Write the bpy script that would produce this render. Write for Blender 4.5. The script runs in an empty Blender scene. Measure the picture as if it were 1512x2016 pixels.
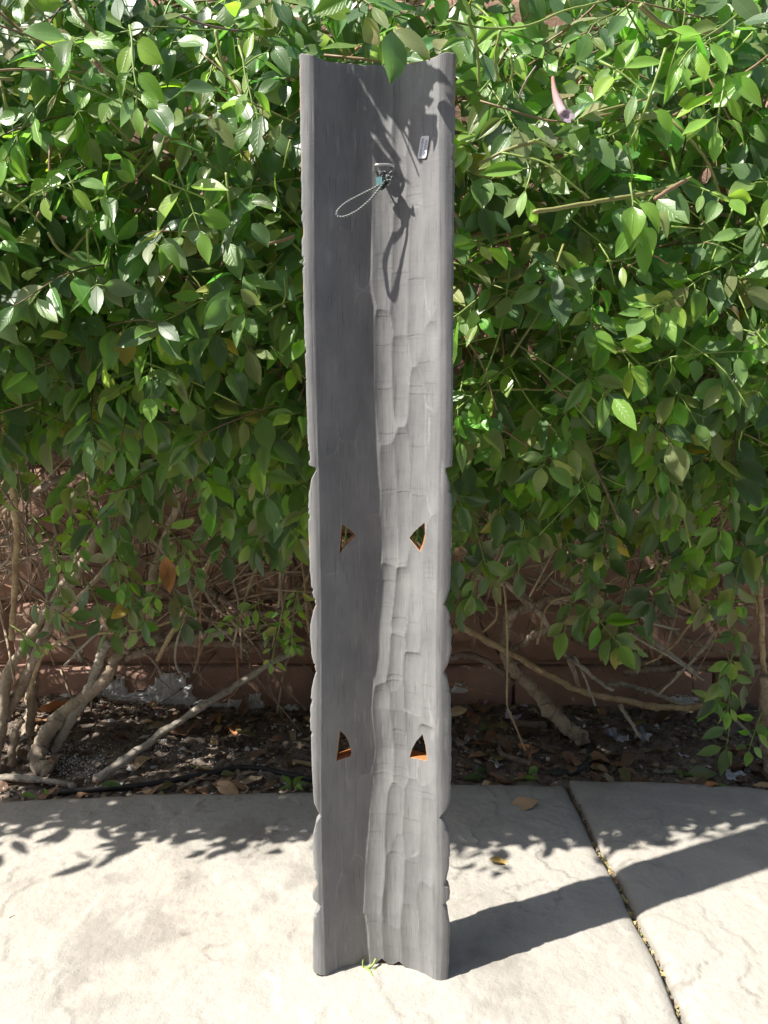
import bpy, bmesh, math, random
import numpy as np
from mathutils import Vector, Matrix

random.seed(11); RNG = np.random.default_rng(11)
scene = bpy.context.scene
COL = scene.collection
rad = math.radians

# ------------------------------------------------------------------ camera
PITCH = rad(11.5); FPX = 1514.0                      # focal length in photo pixels (1512 x 2016)
CAM = np.array([0.0, -0.765, 0.703])
cd = bpy.data.cameras.new('camera'); cam = bpy.data.objects.new('camera', cd); COL.objects.link(cam)
cam.location = CAM; cam.rotation_euler = (rad(90) - PITCH, 0, 0)
cd.sensor_fit = 'VERTICAL'; cd.sensor_height = 24.0; cd.lens = 24.0 * FPX / 2016.0
cd.clip_start = 0.02; cd.clip_end = 500
scene.camera = cam

# ------------------------------------------------------------------ light
SUN_EL, SUN_AZ = 54.7, 16.5                           # light travels towards +X and a little +Y
world = bpy.data.worlds.new('World'); scene.world = world; world.use_nodes = True
nt = world.node_tree; bgn = nt.nodes['Background']
sky = nt.nodes.new('ShaderNodeTexSky'); sky.sky_type = 'NISHITA'; sky.sun_disc = False
ld = Vector((math.cos(rad(SUN_EL)) * math.cos(rad(SUN_AZ)), math.cos(rad(SUN_EL)) * math.sin(rad(SUN_AZ)), -math.sin(rad(SUN_EL))))
sky.sun_elevation = rad(SUN_EL); sky.sun_rotation = math.atan2(-ld.x, -ld.y)
sky.air_density = 1.0; sky.dust_density = 1.5; sky.ozone_density = 1.0
nt.links.new(sky.outputs[0], bgn.inputs[0]); bgn.inputs[1].default_value = 0.12
sd = bpy.data.lights.new('sun', 'SUN'); sd.energy = 4.5; sd.angle = rad(0.53); sd.color = (1.0, 0.95, 0.87)
sun = bpy.data.objects.new('sun', sd); COL.objects.link(sun); sun.location = (-3, -1, 5)
sun.rotation_euler = ld.to_track_quat('-Z', 'Y').to_euler()
scene.view_settings.view_transform = 'Standard'; scene.view_settings.look = 'None'
scene.view_settings.gamma = 1.0; scene.view_settings.use_curve_mapping = False
scene.view_settings.exposure = 1.14
scene.render.engine = 'CYCLES'
scene.render.resolution_x = 768; scene.render.resolution_y = 1024
scene.cycles.max_bounces = 5; scene.cycles.diffuse_bounces = 3; scene.cycles.glossy_bounces = 2; scene.cycles.transmission_bounces = 3

# ------------------------------------------------------------------ geometry helpers
_F = np.array([0, math.cos(PITCH), -math.sin(PITCH)]); _U = np.array([0, math.sin(PITCH), math.cos(PITCH)])
def ray(x, y): return _F + (x - 756) / FPX * np.array([1.0, 0, 0]) - (y - 1008) / FPX * _U
def P(x, y, Y):                                       # where a sight line meets the upright plane at depth Y
    r = ray(x, y); return CAM + r * ((Y - CAM[1]) / r[1])
def G(x, y, z=0.0):                                   # where it meets the level z
    r = ray(x, y); return CAM + r * ((z - CAM[2]) / r[2])

def vnoise(x, y, seed=0):
    rs = np.random.default_rng(seed).random((64, 64))
    xi = np.floor(x).astype(int); yi = np.floor(y).astype(int); fx = x - xi; fy = y - yi
    fx = fx * fx * fx * (fx * (fx * 6 - 15) + 10); fy = fy * fy * fy * (fy * (fy * 6 - 15) + 10)
    a = rs[xi % 64, yi % 64]; b = rs[(xi + 1) % 64, yi % 64]; c = rs[xi % 64, (yi + 1) % 64]; d = rs[(xi + 1) % 64, (yi + 1) % 64]
    return (a * (1 - fx) + b * fx) * (1 - fy) + (c * (1 - fx) + d * fx) * fy
def fbm(x, y, oct=4, seed=0, gain=0.5):
    x = np.asarray(x, float); y = np.asarray(y, float); s = 0; a = 1; n = 0
    for i in range(oct):
        s = s + a * vnoise(x * 2 ** i + 17.3 * i, y * 2 ** i + 9.1 * i, seed + i); n += a; a *= gain
    return s / n                                      # 0..1
def sstep(a, b, x):
    t = np.clip((x - a) / (b - a), 0, 1); return t * t * (3 - 2 * t)

def mesh_from(name, verts, faces, smooth=True, uvs=None, tint=None):
    me = bpy.data.meshes.new(name)
    verts = np.asarray(verts, np.float32)
    if isinstance(faces, np.ndarray) and faces.ndim == 2:
        k = faces.shape[1]; nf = len(faces)
        me.vertices.add(len(verts)); me.vertices.foreach_set('co', verts.ravel())
        me.loops.add(nf * k); me.loops.foreach_set('vertex_index', faces.astype(np.int32).ravel())
        me.polygons.add(nf); me.polygons.foreach_set('loop_start', np.arange(0, nf * k, k, dtype=np.int32))
        me.polygons.foreach_set('loop_total', np.full(nf, k, np.int32)) if False else None
        me.update(calc_edges=True); me.validate()
    else:
        me.from_pydata([tuple(map(float, v)) for v in verts], [], [tuple(int(i) for i in f) for f in faces])
    me.polygons.foreach_set('use_smooth', np.full(len(me.polygons), smooth))
    li = np.empty(len(me.loops), np.int32); me.loops.foreach_get('vertex_index', li)
    if uvs is not None:
        l = me.uv_layers.new(name='UVMap'); l.data.foreach_set('uv', np.asarray(uvs, np.float32)[li].ravel())
    if tint is not None:
        t = np.asarray(tint, np.float32)
        if t.shape[1] == 3: t = np.hstack([t, np.ones((len(t), 1), np.float32)])
        at = me.attributes.new('tint', 'FLOAT_COLOR', 'POINT'); at.data.foreach_set('color', t.ravel())
    me.update(); return me
def obj(name, me, mat=None, parent=None):
    o = bpy.data.objects.new(name, me); COL.objects.link(o)
    if mat is not None and me is not None and not me.materials: me.materials.append(mat)
    if parent is not None: o.parent = parent
    return o
def tag(o, label=None, cat=None, group=None, kind=None):
    if label: o['label'] = label
    if cat: o['category'] = cat
    if group: o['group'] = group
    if kind: o['kind'] = kind
    return o
def empty(name, loc=(0, 0, 0)):
    o = bpy.data.objects.new(name, None); COL.objects.link(o); o.location = loc; o.empty_display_size = 0.05; return o
def keep_world(o, parent):                            # parent without moving (parents here are unrotated)
    o.parent = parent; o.matrix_parent_inverse = Matrix.Translation(-Vector(parent.location)); return o

class MB:
    def __init__(s): s.v = []; s.f = []; s.t = []; s.n = 0
    def add(s, V, F, T=None):
        V = np.asarray(V, float); F = np.asarray(F) + s.n
        s.v.append(V); s.f.extend(F.tolist()); s.n += len(V)
        if T is not None: s.t.append(np.broadcast_to(np.asarray(T, float), (len(V), 3)))
    def build(s, name, mat, parent=None, smooth=True, quads=True):
        V = np.vstack(s.v); T = np.vstack(s.t) if s.t else None
        F = np.array(s.f) if quads else s.f
        return obj(name, mesh_from(name, V, F, smooth, tint=T), mat, parent)

def resample(pts, n):
    pts = np.asarray(pts, float); m = len(pts)
    if m == 2: return pts[0] + (pts[1] - pts[0]) * np.linspace(0, 1, n)[:, None]
    q = np.vstack([2 * pts[0] - pts[1], pts, 2 * pts[-1] - pts[-2]])
    out = []
    for t in np.linspace(0, m - 1 - 1e-6, n):
        i = int(t); f = t - i; a, b, c, d = q[i], q[i + 1], q[i + 2], q[i + 3]
        out.append(0.5 * ((2 * b) + (c - a) * f + (2 * a - 5 * b + 4 * c - d) * f ** 2 + (3 * b - a - 3 * c + d) * f ** 3))
    return np.array(out)
def tube(pts, radii, sides=8, bumpy=0.0, seed=0):
    pts = np.asarray(pts, float); n = len(pts); radii = np.broadcast_to(np.asarray(radii, float), (n,))
    tan = np.gradient(pts, axis=0); tan /= np.linalg.norm(tan, axis=1)[:, None] + 1e-12
    a = np.array([0, 0, 1.0]) if abs(tan[0][2]) < 0.9 else np.array([1.0, 0, 0])
    V = []; rs = np.random.default_rng(seed)
    u = np.cross(tan[0], a); u /= np.linalg.norm(u)
    for i in range(n):
        u = u - tan[i] * np.dot(u, tan[i]); u /= np.linalg.norm(u) + 1e-12; w = np.cross(tan[i], u)
        for k in range(sides):
            th = 2 * math.pi * k / sides
            V.append(pts[i] + (u * math.cos(th) + w * math.sin(th)) * radii[i] * (1 + bumpy * (rs.random() - 0.5)))
    F = []
    for i in range(n - 1):
        for k in range(sides):
            k2 = (k + 1) % sides; F.append([i * sides + k, i * sides + k2, (i + 1) * sides + k2, (i + 1) * sides + k])
    # end caps as degenerate-free quads: fan to a centre, two triangles merged where sides is even
    for e, base in ((0, 0), (1, (n - 1) * sides)):
        V.append(pts[0] if e == 0 else pts[-1] + tan[-1] * radii[-1] * 0.25); c = len(V) - 1
        for k in range(0, sides, 2):
            q = [base + k, c, base + (k + 2) % sides, base + (k + 1) % sides]
            F.append(q if e == 0 else q[::-1])
    return np.array(V), F

# ------------------------------------------------------------------ materials
def mat(name):
    m = bpy.data.materials.new(name); m.use_nodes = True; n = m.node_tree
    return m, n, n.nodes['Principled BSDF']
def N(n, t, **kw):
    x = n.nodes.new('ShaderNode' + t)
    for k, v in kw.items():
        if hasattr(x, k): setattr(x, k, v)
        else: x.inputs[k].default_value = v
    return x
def L(n, a, b): n.links.new(a, b)
def ramp(n, fac, stops):
    r = N(n, 'ValToRGB'); e = r.color_ramp.elements
    while len(e) < len(stops): e.new(0.5)
    for i, (p, c) in enumerate(stops): e[i].position = p; e[i].color = (*c, 1) if len(c) == 3 else c
    L(n, fac, r.inputs[0]); return r.outputs[0]
def noise(n, scale, detail=4, rough=0.55, vec=None, dist=0.0):
    x = N(n, 'TexNoise'); x.inputs['Scale'].default_value = scale; x.inputs['Detail'].default_value = detail
    x.inputs['Roughness'].default_value = rough; x.inputs['Distortion'].default_value = dist
    if vec is not None: L(n, vec, x.inputs['Vector'])
    return x.outputs['Fac']
def mapping(n, scale, out='Object'):
    tc = N(n, 'TexCoord'); mp = N(n, 'Mapping'); mp.inputs['Scale'].default_value = scale
    L(n, tc.outputs[out], mp.inputs['Vector']); return mp.outputs[0]
def mixc(n, fac, a, b, mode='MIX'):
    x = N(n, 'Mix'); x.data_type = 'RGBA'; x.blend_type = mode
    for s, v in ((x.inputs[0], fac), (x.inputs[6], a), (x.inputs[7], b)):
        if isinstance(v, (int, float)): s.default_value = v
        elif isinstance(v, tuple): s.default_value = (*v, 1) if len(v) == 3 else v
        else: L(n, v, s)
    return x.outputs[2]
def bump(n, h, strength, dist, bsdf, prev=None):
    b = N(n, 'Bump'); b.inputs['Strength'].default_value = strength; b.inputs['Distance'].default_value = dist
    L(n, h, b.inputs['Height'])
    if prev is not None: L(n, prev, b.inputs['Normal'])
    if bsdf is not None: L(n, b.outputs[0], bsdf.inputs['Normal'])
    return b.outputs[0]
def mathn(n, op, a, b=None):
    x = N(n, 'Math'); x.operation = op
    for i, v in enumerate((a, b)):
        if v is None: continue
        if isinstance(v, (int, float)): x.inputs[i].default_value = v
        else: L(n, v, x.inputs[i])
    return x.outputs[0]

def leaf_material(name='leaf', trans=0.40, rough=0.32):
    m, n, b = mat(name)
    at = N(n, 'Attribute'); at.attribute_name = 'tint'; c = at.outputs['Color']
    uv = N(n, 'UVMap'); sp = N(n, 'SeparateXYZ'); L(n, uv.outputs[0], sp.inputs[0])
    au = mathn(n, 'ABSOLUTE', mathn(n, 'SUBTRACT', sp.outputs[0], 0.5))
    rib = ramp(n, au, [(0.0, (1, 1, 1)), (0.012, (0.7, 0.7, 0.7)), (0.03, (0, 0, 0))])
    edge = ramp(n, au, [(0.455, (0, 0, 0)), (0.49, (1, 1, 1))])
    side = mathn(n, 'SINE', mathn(n, 'MULTIPLY', mathn(n, 'SUBTRACT', sp.outputs[1], mathn(n, 'MULTIPLY', au, 0.55)), 52.0))
    vein = ramp(n, side, [(0.86, (0, 0, 0)), (1.0, (1, 1, 1))])
    nz = noise(n, 60, 2)
    c1 = mixc(n, 0.5, c, ramp(n, nz, [(0.3, (0.55, 0.55, 0.5)), (0.7, (1.25, 1.25, 1.3))]), 'MULTIPLY')
    lite = mixc(n, 0.5, c1, (0.30, 0.40, 0.12))
    c2 = mixc(n, mathn(n, 'MULTIPLY', rib, 0.55), c1, lite)
    c2 = mixc(n, mathn(n, 'MULTIPLY', edge, 0.55), c2, lite)
    c2 = mixc(n, mathn(n, 'MULTIPLY', vein, 0.10), c2, lite)
    c2 = mixc(n, ramp(n, nz, [(0.70, (0, 0, 0)), (0.75, (0.6, 0.6, 0.6))]), c2, (0.33, 0.27, 0.12))
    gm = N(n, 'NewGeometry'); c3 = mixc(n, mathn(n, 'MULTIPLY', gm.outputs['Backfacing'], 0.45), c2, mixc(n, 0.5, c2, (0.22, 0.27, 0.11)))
    L(n, c3, b.inputs['Base Color']); b.inputs['Roughness'].default_value = rough
    b.inputs['Specular IOR Level'].default_value = 0.6
    bump(n, mathn(n, 'ADD', mathn(n, 'MULTIPLY', rib, -1.0), mathn(n, 'MULTIPLY', vein, -0.25)), 0.35, 0.0010, b)
    tr = N(n, 'BsdfTranslucent'); tc = mixc(n, 1.0, c3, (2.3, 2.7, 1.0), 'MULTIPLY'); L(n, tc, tr.inputs[0])
    mx = N(n, 'MixShader'); mx.inputs[0].default_value = trans
    L(n, b.outputs[0], mx.inputs[1]); L(n, tr.outputs[0], mx.inputs[2])
    L(n, mx.outputs[0], n.nodes['Material Output'].inputs[0]); return m
M_LEAF = leaf_material()

def dry_leaf_material():
    m, n, b = mat('dry_leaf')
    at = N(n, 'Attribute'); at.attribute_name = 'tint'
    oi = N(n, 'ObjectInfo')
    uv = N(n, 'UVMap'); sp = N(n, 'SeparateXYZ'); L(n, uv.outputs[0], sp.inputs[0])
    au = mathn(n, 'ABSOLUTE', mathn(n, 'SUBTRACT', sp.outputs[0], 0.5))
    rib = ramp(n, au, [(0.0, (1, 1, 1)), (0.035, (0, 0, 0))])
    nz = noise(n, 90, 4)
    c = mixc(n, 0.8, at.outputs['Color'], ramp(n, nz, [(0.3, (0.45, 0.42, 0.4)), (0.65, (1.2, 1.15, 1.1))]), 'MULTIPLY')
    c = mixc(n, 1.0, c, ramp(n, oi.outputs['Random'], [(0, (0.65, 0.65, 0.65)), (1, (1.3, 1.25, 1.2))]), 'MULTIPLY')
    c = mixc(n, mathn(n, 'MULTIPLY', rib, 0.4), c, (0.42, 0.31, 0.19))
    L(n, c, b.inputs['Base Color']); b.inputs['Roughness'].default_value = 0.7; b.inputs['Specular IOR Level'].default_value = 0.25
    bump(n, mathn(n, 'ADD', nz, mathn(n, 'MULTIPLY', rib, 0.6)), 0.5, 0.001, b); return m
M_DRY = dry_leaf_material()

def bark_material(name, dark, mid, light):
    m, n, b = mat(name)
    v = mapping(n, (1, 1, 1)); a = noise(n, 34, 5, 0.62, v); f = noise(n, 190, 4, 0.65, v); g = noise(n, 9, 3, 0.6, v)
    c = ramp(n, a, [(0.30, dark), (0.5, mid), (0.72, light)])
    c = mixc(n, ramp(n, f, [(0.5, (0, 0, 0)), (0.62, (0.7, 0.7, 0.7))]), c, dark)
    c = mixc(n, ramp(n, g, [(0.4, (0, 0, 0)), (0.65, (0.7, 0.7, 0.7))]), c, mixc(n, 0.5, mid, light))
    sp = ramp(n, noise(n, 420, 2, 0.5, v), [(0.66, (0, 0, 0)), (0.7, (1, 1, 1))])
    c = mixc(n, mathn(n, 'MULTIPLY', sp, 0.5), c, (0.4, 0.36, 0.3))
    L(n, c, b.inputs['Base Color']); b.inputs['Roughness'].default_value = 0.85; b.inputs['Specular IOR Level'].default_value = 0.2
    bump(n, mathn(n, 'ADD', a, mathn(n, 'MULTIPLY', f, 0.5)), 0.8, 0.004, b); return m
M_BARK = bark_material('bark_grey_brown', (0.15, 0.112, 0.085), (0.37, 0.295, 0.22), (0.55, 0.46, 0.36))
M_BARKD = bark_material('bark_dark', (0.09, 0.07, 0.058), (0.24, 0.19, 0.155), (0.38, 0.31, 0.255))
M_TAN = bark_material('bark_tan', (0.20, 0.13, 0.075), (0.44, 0.33, 0.20), (0.58, 0.47, 0.31))
M_GREY = bark_material('bark_grey', (0.16, 0.14, 0.12), (0.40, 0.355, 0.295), (0.53, 0.485, 0.41))

def simple(name, color, rough=0.6, var=0.25, scale=80, spec=0.3, bmp=0.2, attr=False, trans=0.0):
    m, n, b = mat(name)
    if attr: at = N(n, 'Attribute'); at.attribute_name = 'tint'; base = at.outputs['Color']
    else: base = color
    nz = noise(n, scale, 4)
    c = mixc(n, 1.0, base, ramp(n, nz, [(0.3, (1 - var,) * 3), (0.7, (1 + var,) * 3)]), 'MULTIPLY')
    L(n, c, b.inputs['Base Color']); b.inputs['Roughness'].default_value = rough; b.inputs['Specular IOR Level'].default_value = spec
    bump(n, nz, bmp, 0.001, b)
    if trans:
        tr = N(n, 'BsdfTranslucent'); L(n, c, tr.inputs[0]); mx = N(n, 'MixShader'); mx.inputs[0].default_value = trans
        L(n, b.outputs[0], mx.inputs[1]); L(n, tr.outputs[0], mx.inputs[2]); L(n, mx.outputs[0], n.nodes['Material Output'].inputs[0])
    return m
M_STEM = simple('green_stem', (0, 0, 0), 0.45, 0.3, 70, 0.4, 0.2, attr=True)
M_TWIG = simple('dead_twig', (0, 0, 0), 0.85, 0.35, 120, 0.2, 0.5, attr=True)
M_PETAL = simple('petal', (0, 0, 0), 0.6, 0.15, 200, 0.25, 0.4, attr=True, trans=0.3)
M_CRUMB = simple('soil_crumb', (0, 0, 0), 0.9, 0.4, 200, 0.15, 0.5, attr=True)
M_TUBE = simple('black_poly_tube', (0.035, 0.033, 0.034), 0.55, 0.3, 150, 0.35, 0.2)
M_CRUST = simple('mineral_crust', (0.88, 0.88, 0.88), 0.95, 0.12, 160, 0.1, 1.0)

def stone_material():
    m, n, b = mat('patio_stone')
    v = mapping(n, (1, 1, 1)); at = N(n, 'Attribute'); at.attribute_name = 'tint'
    big = noise(n, 3.2, 4, 0.6, v, 0.6); med = noise(n, 16, 5, 0.62, v, 0.4); fine = noise(n, 110, 5, 0.7, v); gr = noise(n, 480, 3, 0.7, v)
    c = ramp(n, big, [(0.30, (0.32, 0.30, 0.266)), (0.48, (0.395, 0.374, 0.336)), (0.66, (0.388, 0.358, 0.312))])
    c = mixc(n, ramp(n, med, [(0.50, (0, 0, 0)), (0.68, (0.65, 0.65, 0.65))]), c, (0.30, 0.285, 0.255))
    c = mixc(n, ramp(n, fine, [(0.30, (0.45, 0.45, 0.45)), (0.46, (0, 0, 0))]), c, (0.27, 0.25, 0.215))
    c = mixc(n, ramp(n, fine, [(0.6, (0, 0, 0)), (0.75, (0.5, 0.5, 0.5))]), c, (0.50, 0.47, 0.43))
    c = mixc(n, at.outputs['Color'], c, (0.17, 0.155, 0.135))          # dirt lodged along the cleft edges and the joint
    L(n, c, b.inputs['Base Color']); b.inputs['Roughness'].default_value = 0.8; b.inputs['Specular IOR Level'].default_value = 0.2
    p = bump(n, med, 0.4, 0.006, None); p = bump(n, fine, 0.7, 0.003, None, p); bump(n, gr, 0.25, 0.0008, b, p); return m
M_STONE = stone_material()

def soil_material():
    m, n, b = mat('soil'); v = mapping(n, (1, 1, 1))
    a = noise(n, 18, 5, 0.65, v); f = noise(n, 140, 5, 0.7, v)
    c = ramp(n, a, [(0.3, (0.120, 0.096, 0.082)), (0.55, (0.225, 0.185, 0.156)), (0.75, (0.32, 0.27, 0.232))])
    c = mixc(n, ramp(n, f, [(0.55, (0, 0, 0)), (0.72, (0.6, 0.6, 0.6))]), c, (0.20, 0.165, 0.14))
    sp = ramp(n, noise(n, 330, 2, 0.5, v), [(0.70, (0, 0, 0)), (0.74, (1, 1, 1))]); c = mixc(n, mathn(n, 'MULTIPLY', sp, 0.35), c, (0.4, 0.38, 0.36))
    L(n, c, b.inputs['Base Color']); b.inputs['Roughness'].default_value = 0.95; b.inputs['Specular IOR Level'].default_value = 0.1
    p = bump(n, a, 0.5, 0.01, None); bump(n, f, 0.9, 0.004, b, p); return m
M_SOIL = soil_material()

def wall_material():
    m, n, b = mat('terracotta_paint'); v = mapping(n, (1, 1, 1))
    oi = N(n, 'ObjectInfo')
    a = noise(n, 7, 5, 0.6, v); f = noise(n, 75, 5, 0.7, v); g = noise(n, 260, 3, 0.6, v)
    c = ramp(n, a, [(0.3, (0.255, 0.160, 0.122)), (0.5, (0.37, 0.232, 0.178)), (0.72, (0.435, 0.29, 0.23))])
    c = mixc(n, 1.0, c, ramp(n, oi.outputs['Random'], [(0, (0.88, 0.88, 0.88)), (1, (1.1, 1.08, 1.06))]), 'MULTIPLY')
    c = mixc(n, ramp(n, f, [(0.62, (0, 0, 0)), (0.70, (0.55, 0.55, 0.55))]), c, (0.36, 0.25, 0.20))
    c = mixc(n, ramp(n, f, [(0.28, (0.6, 0.6, 0.6)), (0.38, (0, 0, 0))]), c, (0.10, 0.05, 0.036))
    sp = ramp(n, noise(n, 55, 5, 0.75, v, 0.5), [(0.66, (0, 0, 0)), (0.70, (1, 1, 1))]); c = mixc(n, mathn(n, 'MULTIPLY', sp, 0.45), c, (0.5, 0.42, 0.38))
    L(n, c, b.inputs['Base Color']); b.inputs['Roughness'].default_value = 0.85; b.inputs['Specular IOR Level'].default_value = 0.2
    p = bump(n, a, 0.4, 0.01, None); p = bump(n, f, 0.7, 0.003, None, p); bump(n, g, 0.3, 0.0008, b, p); return m
M_WALL = wall_material()

def board_material():
    m, n, b = mat('grey_painted_wood')
    at = N(n, 'Attribute'); at.attribute_name = 'tint'; sp = N(n, 'SeparateColor'); L(n, at.outputs['Color'], sp.inputs[0])
    uvn = N(n, 'UVMap')
    def mp(s):
        x = N(n, 'Mapping'); x.inputs['Scale'].default_value = s; L(n, uvn.outputs[0], x.inputs[0]); return x.outputs[0]
    grain = noise(n, 1.0, 5, 0.62, mp((900, 22, 1))); grain2 = noise(n, 1.0, 3, 0.6, mp((2200, 60, 1)))
    blot = noise(n, 1.0, 4, 0.6, mp((30, 12, 1))); chat = noise(n, 1.0, 3, 0.6, mp((45, 520, 1)))
    c = ramp(n, blot, [(0.28, (0.170, 0.172, 0.175)), (0.5, (0.216, 0.217, 0.219)), (0.74, (0.266, 0.266, 0.264))])
    c = mixc(n, ramp(n, grain, [(0.30, (0.75, 0.75, 0.75)), (0.43, (0, 0, 0))]), c, (0.085, 0.085, 0.086))
    c = mixc(n, ramp(n, grain2, [(0.66, (0, 0, 0)), (0.75, (0.4, 0.4, 0.4))]), c, (0.29, 0.29, 0.285))
    c = mixc(n, sp.outputs[0], c, (0.40, 0.395, 0.385))               # paint rubbed pale along the tool ridges
    c = mixc(n, sp.outputs[1], c, (0.42, 0.25, 0.14))                 # bare wood at chipped outer edges
    pit = ramp(n, noise(n, 1.0, 2, 0.5, mp((210, 130, 1))), [(0.80, (0, 0, 0)), (0.82, (1, 1, 1))])
    c = mixc(n, pit, c, (0.05, 0.05, 0.05))
    L(n, c, b.inputs['Base Color']); b.inputs['Roughness'].default_value = 0.72; b.inputs['Specular IOR Level'].default_value = 0.3
    p = bump(n, grain, 0.45, 0.0005, None); p = bump(n, chat, 0.3, 0.0006, None, p); bump(n, grain2, 0.3, 0.0003, b, p); return m
M_BOARD = board_material()
M_CUT = simple('orange_stained_cut_wood', (0.40, 0.16, 0.055), 0.7, 0.6, 120, 0.3, 0.5)
M_FRONT = simple('red_brown_painted_front', (0.30, 0.10, 0.04), 0.5, 0.35, 25, 0.4, 0.4)

# ------------------------------------------------------------------ setting: ground, patio, planting bed
g = obj('ground', mesh_from('ground', [(-150, -150, -.09), (150, -150, -.09), (150, 150, -.09), (-150, 150, -.09)], np.array([[0, 1, 2, 3]]), False), M_SOIL)
tag(g, kind='structure')

JX = lambda y: 0.3095 - 0.036 * (y - 0.34) + 0.0015 * np.sin(y * 17) + 0.0015 * np.sin(y * 41 + 1)     # the joint between the slabs
EL = lambda x: 0.389 + 0.062 * x + 0.004 * np.sin(x * 11) + 0.002 * np.sin(x * 31)                   # bed edge, left slab
ER = lambda x: 0.417 - 0.105 * (x - 0.31) + 0.003 * np.sin(x * 13 + 1)
def axis(fine0, fine1, step, far0, far1):
    a = np.arange(fine0, fine1 + 1e-9, step)
    lo = fine0 - np.cumsum(step * 1.35 ** np.arange(1, 40)); lo = np.append(lo[lo > far0], far0)[::-1]
    hi = fine1 + np.cumsum(step * 1.35 ** np.arange(1, 40)); hi = np.append(hi[hi < far1], far1)
    return np.concatenate([lo, a, hi])
def cleft(X, Y, seed):
    """natural cleft relief: thin layers broken back along wandering ledges"""
    q = fbm(X * 2.6 + 3, Y * 3.6 + 5, 6, seed, 0.55) * 8.5 + 0.35 * (fbm(X * 30, Y * 30, 3, seed + 9) - 0.5)
    k = np.floor(q); f = q - k
    h = (k + sstep(0.0, 0.05, f)) * 0.0019
    ledge = np.exp(-((f - 0.03) / 0.030) ** 2) * sstep(0.40, 0.58, fbm(X * 5, Y * 5, 3, seed + 5))
    h = h + 0.006 * (fbm(X * 1.7, Y * 1.7, 2, seed + 20) - 0.5) + 0.0030 * (fbm(X * 22, Y * 22, 5, seed + 30, 0.6) - 0.5) + 0.0012 * (fbm(X * 95, Y * 95, 2, seed + 33) - 0.5)
    return h, ledge
def slab(side, seed):
    ys = axis(-0.22, 0.40, 0.0034, -4.0, 0.44)
    if side < 0: xs = axis(-0.66, 0.298, 0.0034, -5.0, 0.306)
    else: xs = axis(0.322, 0.70, 0.0034, 0.318, 5.0)
    tx = (xs - xs[0]) / (xs[-1] - xs[0]); ty = (ys - ys[0]) / (ys[-1] - ys[0])
    X, Y = np.meshgrid(xs, ys, indexing='ij')
    near = np.exp(-np.abs(X - 0.31) / 0.25)                        # bend the grid to the true edges
    jx = JX(Y) + (-0.0036 if side < 0 else 0.0036)
    X = X + (jx - (0.306 if side < 0 else 0.318)) * near
    e = (EL if side < 0 else ER)(X)
    Y = np.where(Y > 0.2, 0.2 + (Y - 0.2) * (e - 0.2) / 0.24, Y)
    h, ledge = cleft(X, Y, seed)
    dj = np.abs(X - JX(Y)) - 0.0036; de = e - Y
    rim = np.minimum(dj + 0.002 * fbm(X * 60, Y * 60, 2, 3), de + 0.002)
    h = h - 0.006 * np.exp(-np.clip(rim, 0, 1) / 0.005) - 0.004 * np.exp(-np.clip(rim, 0, 1) / 0.020)
    dirt = np.clip(0.50 * ledge + 0.35 * np.exp(-np.clip(dj, 0, 1) / 0.003) + 0.5 * np.exp(-np.clip(de, 0, 1) / 0.006), 0, 0.9)
    gray = 0.42 * sstep(0.54, 0.70, fbm(X * 6 + 8, Y * 6, 6, seed + 41, 0.65)); dirt = np.clip(dirt + gray, 0, 0.9)
    nx, ny = X.shape
    V = np.stack([X, Y, h], -1).reshape(-1, 3)
    idx = np.arange(nx * ny).reshape(nx, ny)
    F = np.stack([idx[:-1, :-1], idx[1:, :-1], idx[1:, 1:], idx[:-1, 1:]], -1).reshape(-1, 4)
    ring = np.concatenate([idx[:, 0], idx[-1, 1:], idx[::-1, -1][1:], idx[0, ::-1][1:-1]])
    low = V[ring].copy(); low[:, 2] = -0.075; b0 = len(V); V = np.vstack([V, low]); r = len(ring); k = np.arange(r)
    S = np.stack([ring, b0 + k, b0 + (k + 1) % r, ring[(k + 1) % r]], -1)
    T = np.concatenate([np.repeat(dirt.reshape(-1, 1), 3, 1), np.full((r, 3), 0.6)])
    return mesh_from('slab', V, np.vstack([F, S]), True, tint=T)
jb = []
yy = np.linspace(-4, 0.43, 420); 
JV = np.concatenate([np.stack([JX(yy) + s * 0.012, yy, -0.011 + 0.004 * (fbm(yy * 60, yy * 0 + s, 3, 8) - 0.5)], -1) for s in (-1, 0, 1)])
nj = len(yy); JF = np.concatenate([np.stack([c * nj + np.arange(nj - 1), (c + 1) * nj + np.arange(nj - 1), (c + 1) * nj + np.arange(1, nj), c * nj + np.arange(1, nj)], -1) for c in (0, 1)])
patio = tag(obj('patio', mesh_from('patio', JV, JF, True), M_SOIL), kind='structure')
s1 = obj('slab', slab(-1, 60), M_STONE, patio); s2 = obj('slab', slab(1, 90), M_STONE, patio)

WALL_Y = 0.685
def soil_z(x, y):
    return -0.020 + 0.03 * sstep(0.42, 0.66, y) + 0.022 * (fbm(np.asarray(x) * 9 + 4, np.asarray(y) * 9, 3, 70) - 0.5) \
        + 0.02 * sstep(0.0, -0.3, np.asarray(x) + 0.25) * sstep(0.45, 0.6, y)
xs = axis(-0.85, 0.85, 0.005, -4, 4); ys = np.arange(0.30, 0.78, 0.005)
X, Y = np.meshgrid(xs, ys, indexing='ij')
Z = soil_z(X, Y) + 0.016 * (fbm(X * 60, Y * 60, 4, 75, 0.6) - 0.5)
idx = np.arange(X.size).reshape(X.shape)
SF = np.stack([idx[:-1, :-1], idx[1:, :-1], idx[1:, 1:], idx[:-1, 1:]], -1).reshape(-1, 4)
bed = tag(obj('planting_bed', mesh_from('planting_bed', np.stack([X, Y, Z], -1).reshape(-1, 3), SF, True), M_SOIL), kind='structure')

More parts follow.
